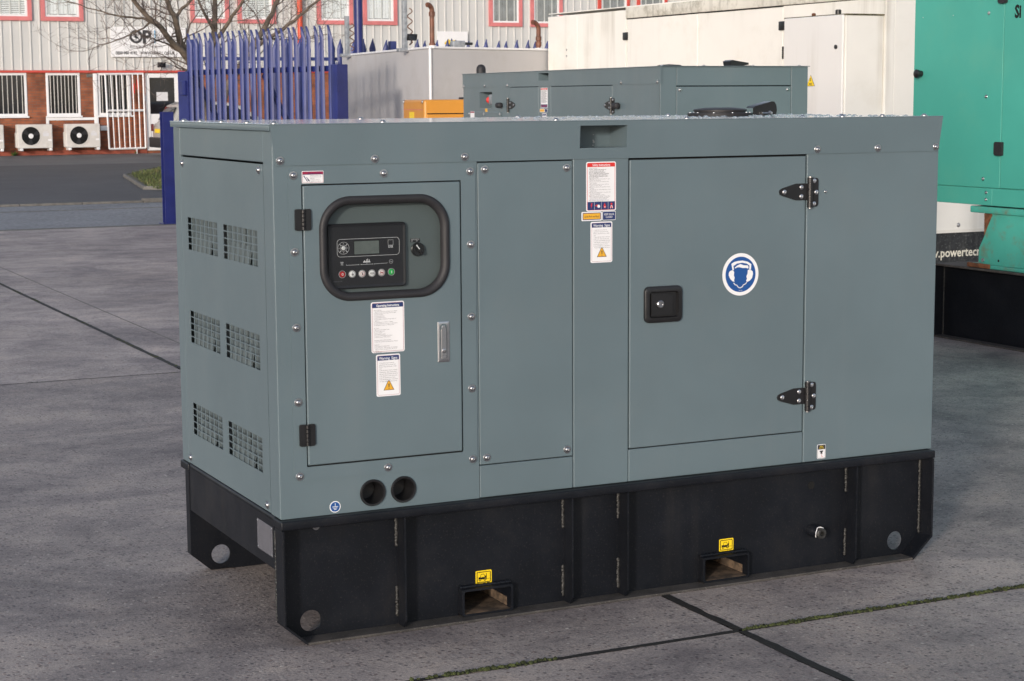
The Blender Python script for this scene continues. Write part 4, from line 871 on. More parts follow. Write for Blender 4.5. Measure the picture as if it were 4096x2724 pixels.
# cladding sheets: four trapezoid ribs each
SW = 1.05; bm = nb(); prof = []
for i in range(4):
    o = i * SW / 4; prof += [(o, 0), (o + .080, 0), (o + .092, -.028), (o + .122, -.028), (o + .134, 0)]
prof.append((SW, 0)); z0, z1 = 2.37, 7.62; L = [[bm.verts.new((x, y, z)) for z in (z0, z1)] for x, y in prof]
for p, q in zip(L, L[1:]): bm.faces.new((p[0], q[0], q[1], p[1]))
o = ob('cladding_sheet', bm, 'clad', BL, 20, fix=False); CL = o.data; o.matrix_local = OB @ Matrix.Translation((x_l, BY, 0))
n = int((x_r - x_l) / SW)
for i in range(1, n): link('cladding_sheet', CL, BL, OB @ Matrix.Translation((x_l + SW * i, BY, 0)))
def window(x0, x1, z0, z1, fw, m_out, lower, blind=None, trim=0):
    """frame proud of the wall, sill, pane, what hangs behind it"""
    T_ = front(BY); bm = nb()
    if trim:
        for a0, a1, b0, b1 in ((x0, x1, z0, z0 + trim), (x0, x1, z1 - trim, z1), (x0, x0 + trim, z0 + trim, z1 - trim), (x1 - trim, x1, z0 + trim, z1 - trim)): box(bm, T_, a0, a1, b0, b1, -.02, .075)
        w = bob('window', bm, m_out); x0 += trim; x1 -= trim; z0 += trim; z1 -= trim; bm = nb()
    for a0, a1, b0, b1 in ((x0, x1, z0, z0 + fw), (x0, x1, z1 - fw, z1), (x0, x0 + fw, z0 + fw, z1 - fw), (x1 - fw, x1, z0 + fw, z1 - fw)): box(bm, T_, a0, a1, b0, b1, -.03, .05 if trim else .02, .004)
    f = bob('frame' if trim else 'window', bm, 'upvc', w if trim else None)
    if not trim: w = f
    a0, a1, b0, b1 = x0 + fw, x1 - fw, z0 + fw, z1 - fw; c = .030 if trim else -.01
    if lower:
        bm = nb(); flat(bm, T_, [(a0, b0), (a1, b0), (a1, b1), (a0, b1)], c); bob('pane', bm, 'winD', w)
        bm = nb(); box(bm, T_, x0 - .03, x1 + .03, z0 - .045, z0, -.02, .09, .006); bob('sill', bm, 'upvc', w)
        bm = nb(); m_ = 8
        for i in range(m_): a = a0 + (a1 - a0) * (i + .5) / m_; box(bm, T_, a - .0085, a + .0085, b0, b1, .012, .028)
        bob('security_bars', bm, 'acw', w)
    else:
        bm = nb(); flat(bm, T_, [(a0, b0), (a1, b0), (a1, b1), (a0, b1)], c); bob('pane', bm, 'glassU', w)
        bm = nb(); flat(bm, T_, [(a0, b0), (a1, b0), (a1, b1), (a0, b1)], .0015); bob('recess', bm, 'winD', w)
        bm = nb()
        if blind == 'venetian':
            k = int((b1 - b0) / .05)
            for i in range(k): box(bm, T_, a0, a1, b0 + .05 * i + .008, b0 + .05 * i + .042, .005, .010)
        else:
            k = int((a1 - a0) / .09)
            for i in range(k): box(bm, T_, a0 + (a1 - a0) * i / k + .003, a0 + (a1 - a0) * (i + 1) / k - .003, b0 + .02, b1, .005 + .004 * (i % 2), .010 + .004 * (i % 2))
        bob('blind', bm, 'blindD' if blind == 'dark' else 'blind', w)
for x0, x1 in holes[:3]: window(x0, x1, 1.10, 2.30, .07, None, True)
for x0, x1, b in ((7.78, 8.96, 'venetian'), (9.21, 10.39, 'v'), (13.48, 14.62, 'v'), (14.89, 16.05, 'venetian'), (17.34, 18.47, 'v'), (18.80, 19.90, 'v'), (22.98, 24.12, 'dark'), (24.41, 25.54, 'dark')):
    window(x0, x1, 3.73, 5.4, .06, 'trim', False, b, trim=.115)
for x0, x1 in ((26.83, 27.97), (28.26, 29.37), (31.5, 32.6), (33, 34.1)): window(x0, x1, 3.70, 5.4, .06, 'redtrim', False, 'dark', trim=.10)
# entrance door
T_ = front(BY); bm = nb()
for a0, a1, b0, b1 in ((12.10, 12.22, .09, 2.28), (12.95, 13.09, .09, 2.28), (12.22, 12.95, 2.16, 2.28), (12.22, 12.95, .09, .16)): box(bm, T_, a0, a1, b0, b1, -.05, .03, .005)
box(bm, T_, 12.22, 12.95, .16, 1.13, -.04, .012, .004); dr = bob('entrance_door', bm, 'upvc')
bm = nb(); flat(bm, T_, [(12.22, 1.13), (12.95, 1.13), (12.95, 2.16), (12.22, 2.16)], -.005); bob('pane', bm, 'winD', dr)
bm = nb(); box(bm, T_, 12.42, 12.75, 1.50, 1.75, -.003, .001); bob('notice', bm, 'pale', dr)
bm = nb(); box(bm, T_, 12.90, 12.93, 1.0, 1.14, .012, .05, .006); bob('handle', bm, 'chrome', dr)
bm = nb(); box(bm, T_, 13.09, 13.16, .1, 2.30, -.03, .055); bob('door_trim', bm, 'redtrim', dr)
# white trunking, meter box, red plates, tall red downpipe
bm = nb(); box(bm, T_, 10.60, 10.715, .45, 2.28, 0, .06, .006); box(bm, T_, 9.245, 10.60, .975, 1.05, 0, .05, .006); box(bm, T_, 9.245, 9.325, .87, .975, 0, .05, .006); bob('pipe_trunking', bm, 'upvc')
bm = nb(); box(bm, T_, 10.76, 10.965, .675, .81, 0, .08, .01); bob('meter_box', bm, 'upvc')
bm = nb(); box(bm, T_, 12.03, 12.09, 1.50, 1.66, 0, .05, .01); bob('entry_bell', bm, 'upvc')
for a0, a1, b0, b1 in ((11.74, 11.79, 1.72, 2.0), (11.85, 11.90, 1.84, 2.11)):
    bm = nb(); box(bm, T_, a0, a1, b0, b1, 0, .012); bob('red_plate', bm, 'red')
bm = nb(); tube(bm, [(16.765, BY - .13, 2.4), (16.765, BY - .13, 7.6)], .08, 12); bob('downpipe', bm, 'redpipe')
bm = nb(); box(bm, T_, 10.42, 10.63, 2.18, 2.27, 0, .03, .004); bob('air_brick', bm, 'kerb')
# name board
SB = thing('company_sign', 'white company name board fixed on the cladding behind the bare tree', 'sign', (12.17, BY - .09, 2.74))
TS = front(0, -12.17, -2.74) @ Matrix.Translation((0, 0, 0))
bm = nb(); box(bm, TS, 11.12, 13.30, 2.745, 3.59, -.02, .015, .004); ob('board', bm, 'white', SB)
text('P', .50, TS, 12.03, 3.14, .0175, 'ink', SB, 'LEFT', .045)
bm = nb(); ringplate(bm, TS, circ(11.855, 3.315, .19, 36), circ(11.855, 3.315, .125, 36), .016, .018); ob('lettering', bm, 'ink', SB)
bm = nb(); flat(bm, TS, [(11.80, 3.42), (11.84, 3.36), (11.88, 3.40), (11.87, 3.33), (11.95, 3.28), (11.87, 3.28), (11.85, 3.20), (11.83, 3.28), (11.76, 3.31), (11.82, 3.33)], .017); stroke(bm, TS, [(11.74, 3.43), (11.97, 3.20)], .03, .017); ob('emblem', bm, 'ink', SB, fix=False)
bm = nb(); flat(bm, TS, [(12.385, 3.13), (12.41, 3.13), (12.41, 3.50), (12.385, 3.50)], .017); ob('emblem', bm, mat('sky_blue_print', (.10, .45, .75), .4), SB, fix=False)
text('KILL', .30, TS, 12.45, 3.18, .0175, 'inkgrey', SB, 'LEFT', .0, .62)
text('PEST CONTROL SPECIALISTS', .098, TS, 11.665, 2.995, .0175, 'inkgrey', SB, 'LEFT', 0, .76)
text('0800 980 4142   WWW.OPKILL.CO.UK', .125, TS, 11.25, 2.815, .0175, 'gap', SB, 'LEFT', .022, .82)
# second board with a yellow device
S2 = thing('white_wall_board', 'small white board with yellow device on cladding above the grey cabin', 'sign', (21.7, BY - .09, 2.7)); TS = front(0, -21.7, -2.7)
bm = nb(); box(bm, TS, 21.19, 22.22, 2.70, 3.56, -.02, .015, .004); ob('board', bm, 'white', S2)
bm = nb(); flat(bm, TS, [(21.42, 3.2), (21.55, 3.32), (21.66, 3.28), (21.78, 3.3), (21.9, 3.18), (21.8, 3.05), (21.55, 3.05)], .017); ob('device', bm, 'yellow', S2, fix=False)
bm = nb(); flat(bm, TS, [(21.58, 3.0), (21.76, 3.0), (21.74, 3.2), (21.67, 3.36), (21.60, 3.2)], .019); ob('device', bm, 'navy', S2, fix=False)
# floodlight
def floodlight(x, y, z, label, tilt=18, s=1.0):
    t = thing('floodlight', label, 'lamp', (x, y, z)); t.scale = (s, s, s); T_ = front(0) @ Matrix.Rotation(R(tilt), 4, 'X')
    bm = nb(); box(bm, T_, -.12, .12, -.075, .075, 0, .05, .012); ob('housing', bm, 'blackpl', t)
    bm = nb(); box(bm, T_, -.095, .095, -.055, .055, .0505, .053); ob('lens', bm, 'winD', t)
    bm = nb(); tube(bm, [(0, .02, -.07), (0, .04, -.14), (0, .12, -.16)], .012, 8); ob('bracket', bm, 'blackpl', t)
    return t
floodlight(12.53, BY - .22, 2.53, 'black floodlight mounted over the white entrance door')
# air conditioners on the wall
def aircon(x, label):
    t = thing('air_conditioner', label, 'air conditioner', (x, BY - .40, .215), group='air conditioner units on the brick wall'); T_ = front(0)
    bm = nb(); box(bm, T_, 0, .96, 0, .66, -.30, 0, .018); ob('casing', bm, 'acw', t, 40)
    bm = nb(); lathe(bm, T_, .365, .34, [(.272, .001), (.272, .012), (.258, .012), (.250, -.0)], 40); ob('fan_ring', bm, 'acw', t)
    bm = nb(); prism(bm, T_, circ(.365, .34, .252, 40), -.0, .0025); ob('fan_opening', bm, 'gap', t)
    bm = nb()
    for r_ in (.08, .11, .14, .17, .20, .23):
        L_ = [[bm.verts.new(T_ @ Vector((.365 + (r_ + d) * math.cos(2 * math.pi * i / 36), .34 + (r_ + d) * math.sin(2 * math.pi * i / 36), .012))) for i in range(36)] for d in (-.0025, .0025)]
        for i in range(36): bm.faces.new((L_[0][i], L_[1][i], L_[1][(i + 1) % 36], L_[0][(i + 1) % 36]))
    ob('fan_guard', bm, 'blackpl', t, fix=False)
    bm = nb(); lathe(bm, T_, .365, .34, [(.068, .003), (.066, .014), (.04, .018), (0, .019)], 24); ob('hub', bm, 'upvc', t)
    for k in range(3):
        bm = nb(); a = R(120 * k + 25); prism(bm, T_, [(.365 + r_ * math.cos(a + q), .34 + r_ * math.sin(a + q)) for r_, q in ((.07, -.25), (.235, -.32), (.24, 0), (.225, .28), (.07, .3))], .003, .0045); ob('fan_blade', bm, 'rubber', t)
    bm = nb(); box(bm, T_, .70, .86, .33, .42, .001, .003); box(bm, T_, .72, .82, .435, .46, .001, .003); ob('badge', bm, 'pale', t)
    bm = nb(); box(bm, T_, .83, .93, .20, .25, .001, .003); ob('label_plate', bm, 'white', t)
    for a in (.06, .86):
        bm = nb(); box(bm, T_, a, a + .08, -.07, -.001, -.34, .02, .01); ob('foot', bm, 'upvc', t)
    bm = nb(); box(bm, T_, -.035, -.001, .02, .44, -.24, -.03, .02); ob('valve_cover', bm, 'acw', t)
aircon(8.37, 'white air conditioner unit below the bars of the middle window'); aircon(9.705, 'white air conditioner unit beside the downpipe trunking under the L-shaped pipe'); aircon(7.04, 'white air conditioner unit cut off by the left picture edge')
# security grille swung open
SG = thing('security_grille', 'white barred security grille leaning open between window and entrance door', 'grille', (10.95, BY - .12, .15)); T_ = front(0)
bm = nb()
for p, q in (((-.02, 2.11), (.03, 0)), ((1.07, 2.12), (1.08, .015)), ((-.02, 2.11), (1.07, 2.12)), ((.03, 0), (1.08, .015)), ((.005, 1.085), (1.075, 1.085))): tube(bm, [T_ @ Vector((*p, 0)), T_ @ Vector((*q, 0))], .028, 4)
ob('frame', bm, 'upvc', SG)
for i in range(1, 7):
    bm = nb(); a = i / 7; tube(bm, [T_ @ Vector((-.02 + 1.09 * a, 2.11, 0)), T_ @ Vector((.03 + 1.05 * a, .01, 0))], .016, 6); ob('bar', bm, 'upvc', SG)
bm = nb(); box(bm, T_, .80, .83, -.14, .0, -.02, .02); ob('drop_bolt', bm, 'upvc', SG)
# parked car, mostly hidden by the posts and the fence
CR = thing('parked_car', 'silver car parked by the entrance door, mostly hidden behind the blue post', 'car', (11.70, 44.0, .012)); T_ = front(0)
prof_c = [(.0, .42), (.02, .72), (.07, .86), (.16, .92), (.42, 1.38), (.62, 1.46), (1.7, 1.47), (2.1, 1.40), (2.75, .98), (3.6, .86), (3.92, .72), (4.0, .45), (3.95, .24), (3.6, .2), (.4, .2), (.04, .26)]
bm = nb(); n = 9; L = []
for i in range(n):
    t = i / (n - 1); y = -1.70 * t; s = 1 - .10 * (abs(t - .5) * 2) ** 3
    L.append([bm.verts.new(T_ @ Vector((2 + (a - 2) * (1 - .04 * (abs(t - .5) * 2) ** 2), (b if b < .9 else .9 + (b - .9) * (1 - .12 * (abs(t - .5) * 2) ** 4)), y))) for a, b in prof_c])
for p, q in zip(L, L[1:]):
    for i in range(len(p)): bm.faces.new((p[i], p[(i + 1) % len(p)], q[(i + 1) % len(p)], q[i]))
bm.faces.new(L[0][::-1]); bm.faces.new(L[-1]); ob('body', bm, 'car', CR, 35)
bm = nb(); prism(bm, T_, [(.40, .96), (.60, 1.36), (1.25, 1.39), (1.25, .96)], .001, .006); prism(bm, T_, [(1.32, .96), (1.32, 1.39), (1.95, 1.33), (2.5, .98)], .001, .006); ob('side_window', bm, 'winD', CR)
bm = nb(); prism(bm, frame((.16, 0, .92), (0, -1, 0), (.26, 0, .46)), [(-1.45, .06), (-.25, .06), (-.32, .46), (-1.38, .46)], -.01, .006); ob('rear_window', bm, 'winD', CR)
bm = nb(); box(bm, side(0), -1.68, -.02, .22, .50, -.02, .035, .03); ob('rear_bumper', bm, 'rubber', CR)
bm = nb(); box(bm, side(0), -1.12, -.60, .62, .73, -.03, .012); ob('number_plate', bm, 'yellow', CR)
for y in (-1.62, -.20):
    bm = nb(); box(bm, side(.02), y, y + .14, .66, .86, -.05, .012, .02); ob('tail_light', bm, 'lampred', CR)
for x in (.72, 3.22):
    for c in (-1.68, -.16):
        bm = nb(); lathe(bm, T_ @ Matrix.Translation((x, .30, c)), 0, 0, [(.30, 0), (.31, .05), (.31, .14), (.30, .18), (.20, .18), (.19, .16), (0, .165)], 24); wh = ob('wheel', bm, 'tyre', CR)
        bm = nb(); lathe(bm, T_ @ Matrix.Translation((x, .30, c)), 0, 0, [(.19, .168), (.18, .176), (.05, .172), (0, .178)], 20); ob('rim', bm, 'galv', wh)
# weeds at the wall foot
for i, (x, lab) in enumerate(((8.32, 'green weed at the wall foot below the leftmost air conditioner'), (11.75, 'tiny green weed at the wall foot below the white grille'))):
    rnd = random.Random(i); bm = nb()
    for q in range(60 if i == 0 else 25):
        a = rnd.uniform(0, 6.28); r_ = rnd.uniform(.02, .16 if i == 0 else .08); h = rnd.uniform(.03, .14 if i == 0 else .07); w = .02
        bm.faces.new((bm.verts.new((x - w, BY - .10, .01)), bm.verts.new((x + w, BY - .10, .01)), bm.verts.new((x + r_ * math.cos(a), BY - .10 - abs(r_ * math.sin(a)), .01 + h))))
    o = ob('weed', bm, 'leaf', None, fix=False, label=lab, cat='weed')

# ------------------------------------------------------------------ blue palisade fence, open gate, posts
def pale_mesh(H, w=.068):
    bm = nb(); xs = [-.5, -.32, -.12, .12, .32, .5]; ys = [0, -.012, -.020, -.020, -.012, 0]; L = []
    for z, k, dy in ((0, 1, 0), (H - .20, 1, 0), (H - .13, 1.12, 0), (H - .07, .62, -.006), (H - .03, .28, -.012), (H, .05, -.020)):
        f = [bm.verts.new((x * w * k, y + dy, z)) for x, y in zip(xs, ys)]; b = [bm.verts.new((x * w * k, y + dy + .004, z)) for x, y in zip(xs, ys)]; L.append(f + b[::-1])
    for p, q in zip(L, L[1:]):
        for i in range(len(p)): bm.faces.new((p[i], p[(i + 1) % len(p)], q[(i + 1) % len(p)], q[i]))
    bm.faces.new(L[0][::-1]); bm.faces.new(L[-1]); me = mesh_of(bm, 'bluef', 30); me.name = 'pale'; return me
PALE = pale_mesh(2.28); PALE_W = pale_mesh(2.28, .080)
FN = thing('palisade_fence', 'blue steel palisade fence running along the road behind the grey cabin', 'fence', (4.9, 17.72, 0))
for i in range(44):
    if i == 18: continue
    link('pale', PALE_W, FN, Matrix.Translation((.05 + .1475 * i, -.03, .01 + .012 * math.sin(i * 1.7))) @ Matrix.Rotation(R(.6 * math.sin(i * 2.3)), 4, 'Y'))
for z in (.35, 2.035):
    bm = nb(); box(bm, front(-.008), 0, 6.5, z - .022, z + .022, -.045, 0, .002); ob('rail', bm, 'bluef', FN)
for x in (0, 2.70, 5.4):
    bm = nb(); box(bm, front(.02), x - .05, x + .05, 0, 2.27, -.055, 0, .004); ob('post', bm, 'bluef', FN)
gx, gy = 4.52, 16.67; gd = Vector((5.22 - 4.52, 13.55 - 16.67, 0)); gl = gd.length
GT = thing('palisade_gate', 'blue steel palisade gate leaf standing open into the yard', 'gate', (gx, gy, 0), math.atan2(gd.y, gd.x))
for i in range(24): link('pale', PALE, GT, Matrix.Translation((.17 + (gl - .20) * i / 23, -.035, .015)) @ Matrix.Rotation(R(.5 * math.sin(i * 3.1)), 4, 'Y'))
for z in (.30, 1.845):
    bm = nb(); box(bm, front(-.01), .12, gl, z - .03, z + .03, -.06, 0, .003); ob('rail', bm, 'bluep', GT)
for a, b in ((.18, 1.60), (1.72, 3.1)):
    bm = nb(); T_ = front(.0); d = Vector((b - a, -1.50)); L_ = d.length
    T3 = T_ @ Matrix.Translation((a, 1.80, 0)) @ Matrix.Rotation(math.atan2(d.y, d.x), 4, 'Z'); box(bm, T3, 0, L_, -.03, .03, -.05, -.012, .003); ob('brace', bm, 'bluep', GT)
bm = nb(); box(bm, front(-.03), -.13, .11, .02, 1.86, -.12, .02, .006); ob('hinge_stile', bm, 'bluep', GT)
bm = nb(); box(bm, front(-.03), gl + .005, gl + .125, .02, 1.885, -.12, .02, .006)
for i in range(4): prism(bm, front(-.03), [(gl + .015 + .028 * i, 1.884), (gl + .035 + .028 * i, 1.884), (gl + .025 + .028 * i, 1.915)], -.03, -.026)
ob('closing_stile', bm, 'bluep', GT)
bm = nb(); box(bm, front(-.055), -.02, .10, 1.58, 1.75, -.02, .03, .008); ob('lock_box', bm, 'bluep', GT)
PS = thing('gate_post', 'short blue steel post standing alone at the yard edge', 'post', (4.53, 17.62, 0))
bm = nb(); wbox(bm, -.078, .062, -.07, -.062, 0, 1.38, .002); wbox(bm, -.078, .062, .055, .063, 0, 1.38, .002); wbox(bm, -.012, -.004, -.0615, .0545, 0, 1.38); ob('beam', bm, 'bluep', PS)
bm = nb(); wbox(bm, -.12, .11, -.11, .10, 0, .012, .003); ob('base_plate', bm, 'bluep', PS)
PP = thing('blue_pole', 'tall round blue pole rising beside the palisade fence', 'pole', (7.0, 17.42, 0))
bm = nb(); tube(bm, [(0, 0, 0), (0, 0, 5.6)], .056, 20); ob('shaft', bm, 'bluep', PP)
bm = nb(); wbox(bm, -.13, .13, -.13, .13, 0, .02, .004); ob('base_plate', bm, 'bluep', PP)

# ------------------------------------------------------------------ grey steel cabin behind
A_, B_, C_ = (6.23, 13.34), (6.61, 17.0), (7.98, 13.96)
GC = thing('steel_cabin', 'pale grey steel cabin with shadow of the gate on its side', 'cabin', (A_[0], A_[1], 0))
q_ = [(0, 0), (C_[0] - A_[0], C_[1] - A_[1]), (C_[0] - A_[0] + .5, 3.5), (B_[0] - A_[0], B_[1] - A_[1])]
bm = nb(); prism(bm, I4, q_, .05, 2.05, .004); ob('walls', bm, 'cont', GC)
bm = nb()
for i, (p, q) in enumerate(zip(q_, q_[1:] + q_[:1])):
    d = Vector((q[0] - p[0], q[1] - p[1], 0)); T_ = frame((p[0], p[1], 0), d, (0, 0, 1)); box(bm, T_, -.004 if i else .0, d.length + .004, 2.052, 2.075, -.05, .012, .003)
ob('roof_edge', bm, 'upvc', GC)
bm = nb(); tube(bm, [(-.004, -.004, .06), (-.004, -.004, 2.05)], .016, 8); ob('corner_bead', bm, 'upvc', GC)
bm = nb(); prism(bm, I4, [(.03, .03), (q_[1][0] - .03, q_[1][1] + .02), (q_[2][0] - .03, q_[2][1] - .03), (q_[3][0] + .03, q_[3][1] - .03)], 2.0505, 2.070); ob('roof', bm, 'cont', GC)
d1 = Vector((C_[0] - A_[0], C_[1] - A_[1], 0)).normalized(); d0 = Vector((B_[0] - A_[0], B_[1] - A_[1], 0)).normalized()
lt_ = d1 * -1
def vent(name, base, h, bend, r_, label, collar):
    t = thing(name, label, 'vent pipe', base); bm = nb(); pts = [Vector((0, 0, 0)), Vector((0, 0, h - bend))]
    for i in range(1, 8):
        a = R(100 * i / 7); pts.append(Vector((0, 0, h - bend)) + lt_ * bend * (1 - math.cos(a)) + Vector((0, 0, bend * math.sin(a))))
    tube(bm, pts, r_, 16); ob('pipe', bm, 'pipe', t, 50)
    for z in collar:
        bm = nb(); tube(bm, [(0, 0, z - .025), (0, 0, z - .02), (0, 0, z + .02), (0, 0, z + .025)], [r_ * 1.05, r_ * 1.3, r_ * 1.3, r_ * 1.05], 16); ob('collar', bm, 'pipe', t, 50)
    bm = nb(); tube(bm, [(0, 0, 0), (0, 0, .015)], r_ * 1.7, 16); ob('flange', bm, 'upvc', t)
vent('vent_pipe', (A_[0] + .05, A_[1] + .06, 2.07), .44, .06, .026, 'tall brown vent pipe on the near corner of the grey cabin', (.345, .02))
vent('vent_pipe', (7.86, 14.02, 2.07), .30, .085, .026, 'short bent brown vent pipe at the right end of the grey cabin', (.06, .12))
def fence_bracket(x, y, zt, label):
    t = thing('wire_bracket', label, 'bracket', (x, y, 1.95)); bm = nb(); wbox(bm, -.026, .026, -.02, .02, .12, zt - 1.95, .003); ob('upright', bm, 'galv', t)
    bm = nb(); wbox(bm, -.09, .07, -.05, .03, .085, .125, .005); ob('clamp', bm, 'galv', t)
    bm = nb(); pts = []
    for i in range(26):
        z = .16 + (zt - 2.2) * i / 25; pts.append((.055 + .028 * math.sin(i * .9), -.02 + .025 * math.cos(i * .9), z))
    tube(bm, pts, .006, 6); ob('spiral', bm, 'rust', t)
    bm = nb(); tube(bm, [(.06, -.03, .10), (.05, -.05, -.05), (.09, -.05, -.20), (.15, -.05, -.30)], .007, 6); ob('cable', bm, 'rubber', t)
fence_bracket(6.53, 16.60, 2.53, 'galvanised upright bracket with rusty spiral wire beside the blue pole'); fence_bracket(6.28, 14.16, 2.60, 'galvanised upright bracket with rusty wire near the brown vent pipe')
floodlight(6.19, 13.75, 2.185, 'black floodlight on the roof edge of the grey cabin', 18, .48)
jb = thing('junction_box', 'small grey junction box on the roof edge of the grey cabin', 'box', (6.66, 13.55, 2.076)); bm = nb(); wbox(bm, -.09, .06, -.04, .04, 0, .065, .01); ob('case', bm, 'galv', jb); bm = nb(); wbox(bm, .0605, .16, -.02, .02, .02, .05, .01); ob('motor', bm, 'blackpl', jb)
# low cream chest seen between cabin and container
LB = thing('cream_box', 'low cream steel box top showing left of the white container', 'box', (7.95, 14.3, 0)); bm = nb(); wbox(bm, 0, 1.4, -.2, .60, 0, 1.83, .01); ob('case', bm, 'wht', LB); bm = nb(); wbox(bm, -.03, 1.43, -.23, .63, 1.831, 1.895, .008); ob('lid', bm, 'wht', LB)

# ------------------------------------------------------------------ amber generator
OG = thing('amber_generator', 'amber yellow canopied generator partly hidden behind the second grey generator', 'generator', (4.747, 10.06, 0), R(-11)); T_ = front(0); TL = side(0)
bm = nb(); box(bm, T_, 0, 2.1, .25, 1.515, -.9, 0, .02); ob('canopy', bm, 'orange', OG)
bm = nb(); box(bm, T_, .03, 2.0, .45, 1.385, -.0, .006, .004); ob('door', bm, 'orange', OG)
bm = nb(); box(bm, T_, .03, 2.0, 1.388, 1.397, 0, .002); ob('seam', bm, 'gap', OG)
bm = nb(); box(bm, TL, -.88, -.02, 1.425, 1.43, 0, .002); ob('seam', bm, 'trim', OG)
bm = nb(); box(bm, T_, -.02, 2.12, .0, .249, -.92, .02, .01); ob('base', bm, 'black', OG)
bm = nb(); box(bm, T_, .50, 1.6, 1.516, 1.535, -.8, -.1, .004); ob('roof_plate', bm, 'black', OG)
for a in (-.86, -.05): bolt(OG, TL, a, 1.495, 0, 1.5)
bm = nb(); box(bm, TL, -.62, -.42, 1.325, 1.405, 0, .0015); ob('sticker', bm, 'yellow', OG)
bm = nb(); box(bm, TL, -.61, -.44, 1.19, 1.28, 0, .0015); ob('sticker', bm, 'pale', OG)
bm = nb(); prism(bm, T_, [(.045, 1.10), (.36, 1.10), (.36, 1.285), (.07, 1.285), (.045, 1.24)], .0065, .008); ob('decal', bm, 'ink', OG)
bm = nb(); flat(bm, T_, [(.34, 1.10), (.415, 1.10), (.375, 1.285), (.335, 1.285)], .0083); ob('decal', bm, 'red', OG, fix=False)
text('CAT', .19, T_, .08, 1.125, .0088, 'white', OG, 'LEFT', .035, .62)

# ------------------------------------------------------------------ second grey generator
rz2 = R(-4.0)
G2 = thing('generator', 'second grey canopied generator standing behind with round black roof dome', 'generator', (3.7416, 4.2953, 0), rz2)
L2, W2, H2, J2 = 3.205, .965, 1.700, 1.600
S0 = side(0); E2 = front(0)          # long face: a = -(distance from the near corner); end face: a = width
bm = nb(); wbox(bm, .115, W2 - .005, .115, L2 - .115, .35, H2 - .01); ob('inner_body', bm, 'gap', G2)
for nm, a0, a1, b0, b1 in (('end_sheet', 0.0005, .640, .36, J2 + .003), ('engine_door', .643, 1.582, .46, J2 - .004), ('lower_sheet', .643, 1.582, .36, .457), ('centre_post', 1.584, 1.790, .36, J2 + .003), ('engine_door', 1.793, 2.295, .46, J2 - .004), ('lower_sheet', 1.793, 2.295, .36, .457)): panel(nm, G2, S0, -a1, -a0, b0, b1)
bm = nb(); gridpanel(bm, S0, [-L2, -2.876, -2.630, -2.297], [.36, 1.458, 1.568, J2 + .003], -.012, 0, skip={(1, 1)}); ob('control_sheet', bm, 'paint', G2)
bm = nb(); q4 = [(-2.876, 1.458), (-2.630, 1.458), (-2.630, 1.568), (-2.876, 1.568)]; rings(bm, S0, [(q4, -.011), (q4, -.10)], cap1=True); ob('switch_pocket', bm, 'paint', G2)
bm = nb(); box(bm, S0, -2.735, -2.645, 1.478, 1.552, -.10, -.012, .01); es = ob('stop_switch', bm, 'galv', G2)
bm = nb(); lathe(bm, frame((.030, 2.733, 1.512), (0, 0, 1), (1, 0, 0)), 0, 0, [(.012, -.002), (.012, .012), (.024, .016), (.024, .03), (.018, .036), (0, .037)], 20); ob('stop_button', bm, 'red', es)
bm = nb(); box(bm, S0, -2.765, -2.725, 1.425, 1.452, 0, .001); ob('sticker', bm, 'amber', G2)
bm = nb(); box(bm, S0, -3.07, -2.45, 1.30, 1.430, 0, .010, .003); ob('window_hood', bm, 'paint', G2)
for a in (-3.06, -2.77, -2.46): bolt(G2, S0, a, 1.414, .010)
st = sticker(G2, S0, -3.035, -2.955, 1.385, 1.432, .003, c=.0102); fill(st, S0, [(-3.033, 1.421), (-2.957, 1.421), (-2.957, 1.430), (-3.033, 1.430)], .0114, 'crim')
bm = nb(); gridpanel(bm, S0 @ Matrix.Translation((0, 0, .003)), [-L2 - .008, -1.781, -1.613, .008], [J2, 1.637, 1.6855, H2 - .003], -.01, 0, skip={(1, 1)}); ob('roof_skirt', bm, 'paint', G2)
bm = nb(); q4 = [(-1.781, 1.637), (-1.613, 1.637), (-1.613, 1.6855), (-1.781, 1.6855)]; rings(bm, S0, [(q4, -.007), (q4, -.10)], cap1=True); ob('lifting_pocket', bm, 'paint', G2)
bm = nb(); wbox(bm, -.010, W2 + .008, -.010, L2 + .010, H2 - .003, H2 + .001, .001); ob('roof', bm, 'paint', G2)
for a in (3.19, 2.766, 2.333, .512, .028): bolt(G2, S0, -a, 1.612, .003)
hg = strap_hinge(G2, S0, -.645, 1.475, 1.0); hg2 = strap_hinge(G2, S0, -2.308, 1.475, 1.0, flip=-1)
for a in (-.555, -2.455):
    bm = nb(); tube(bm, [S0 @ Vector((a - .03, 1.476, .018)), S0 @ Vector((a - .026, 1.476, .018)), S0 @ Vector((a + .028, 1.476, .018)), S0 @ Vector((a + .032, 1.476, .018))], [.014, .019, .019, .015], 14); ob('door_buffer', bm, 'rubber', G2, 50)
st = sticker(G2, S0, -1.748, -1.633, 1.460, 1.590, .005, name='safety_sticker'); fill(st, S0, [(-1.744, 1.577), (-1.637, 1.577), (-1.637, 1.587), (-1.744, 1.587)], .0012, 'red', 'header'); fill(st, S0, [(-1.744, 1.463), (-1.637, 1.463), (-1.637, 1.483), (-1.744, 1.483)], .0012, 'navy', 'footer')
bm = nb()
for i in range(15): stroke(bm, S0, [(-1.738, 1.571 - .0055 * i), (-1.645 - .02 * (i % 3 == 2), 1.571 - .0055 * i)], .0022, .0012)
ob('lettering', bm, 'inkgrey', st, fix=False)
text('Safety Instructions', .0105, S0, -1.690, 1.5785, .0015, 'white', st, 'CENTER', .01, .82)
bm = nb()
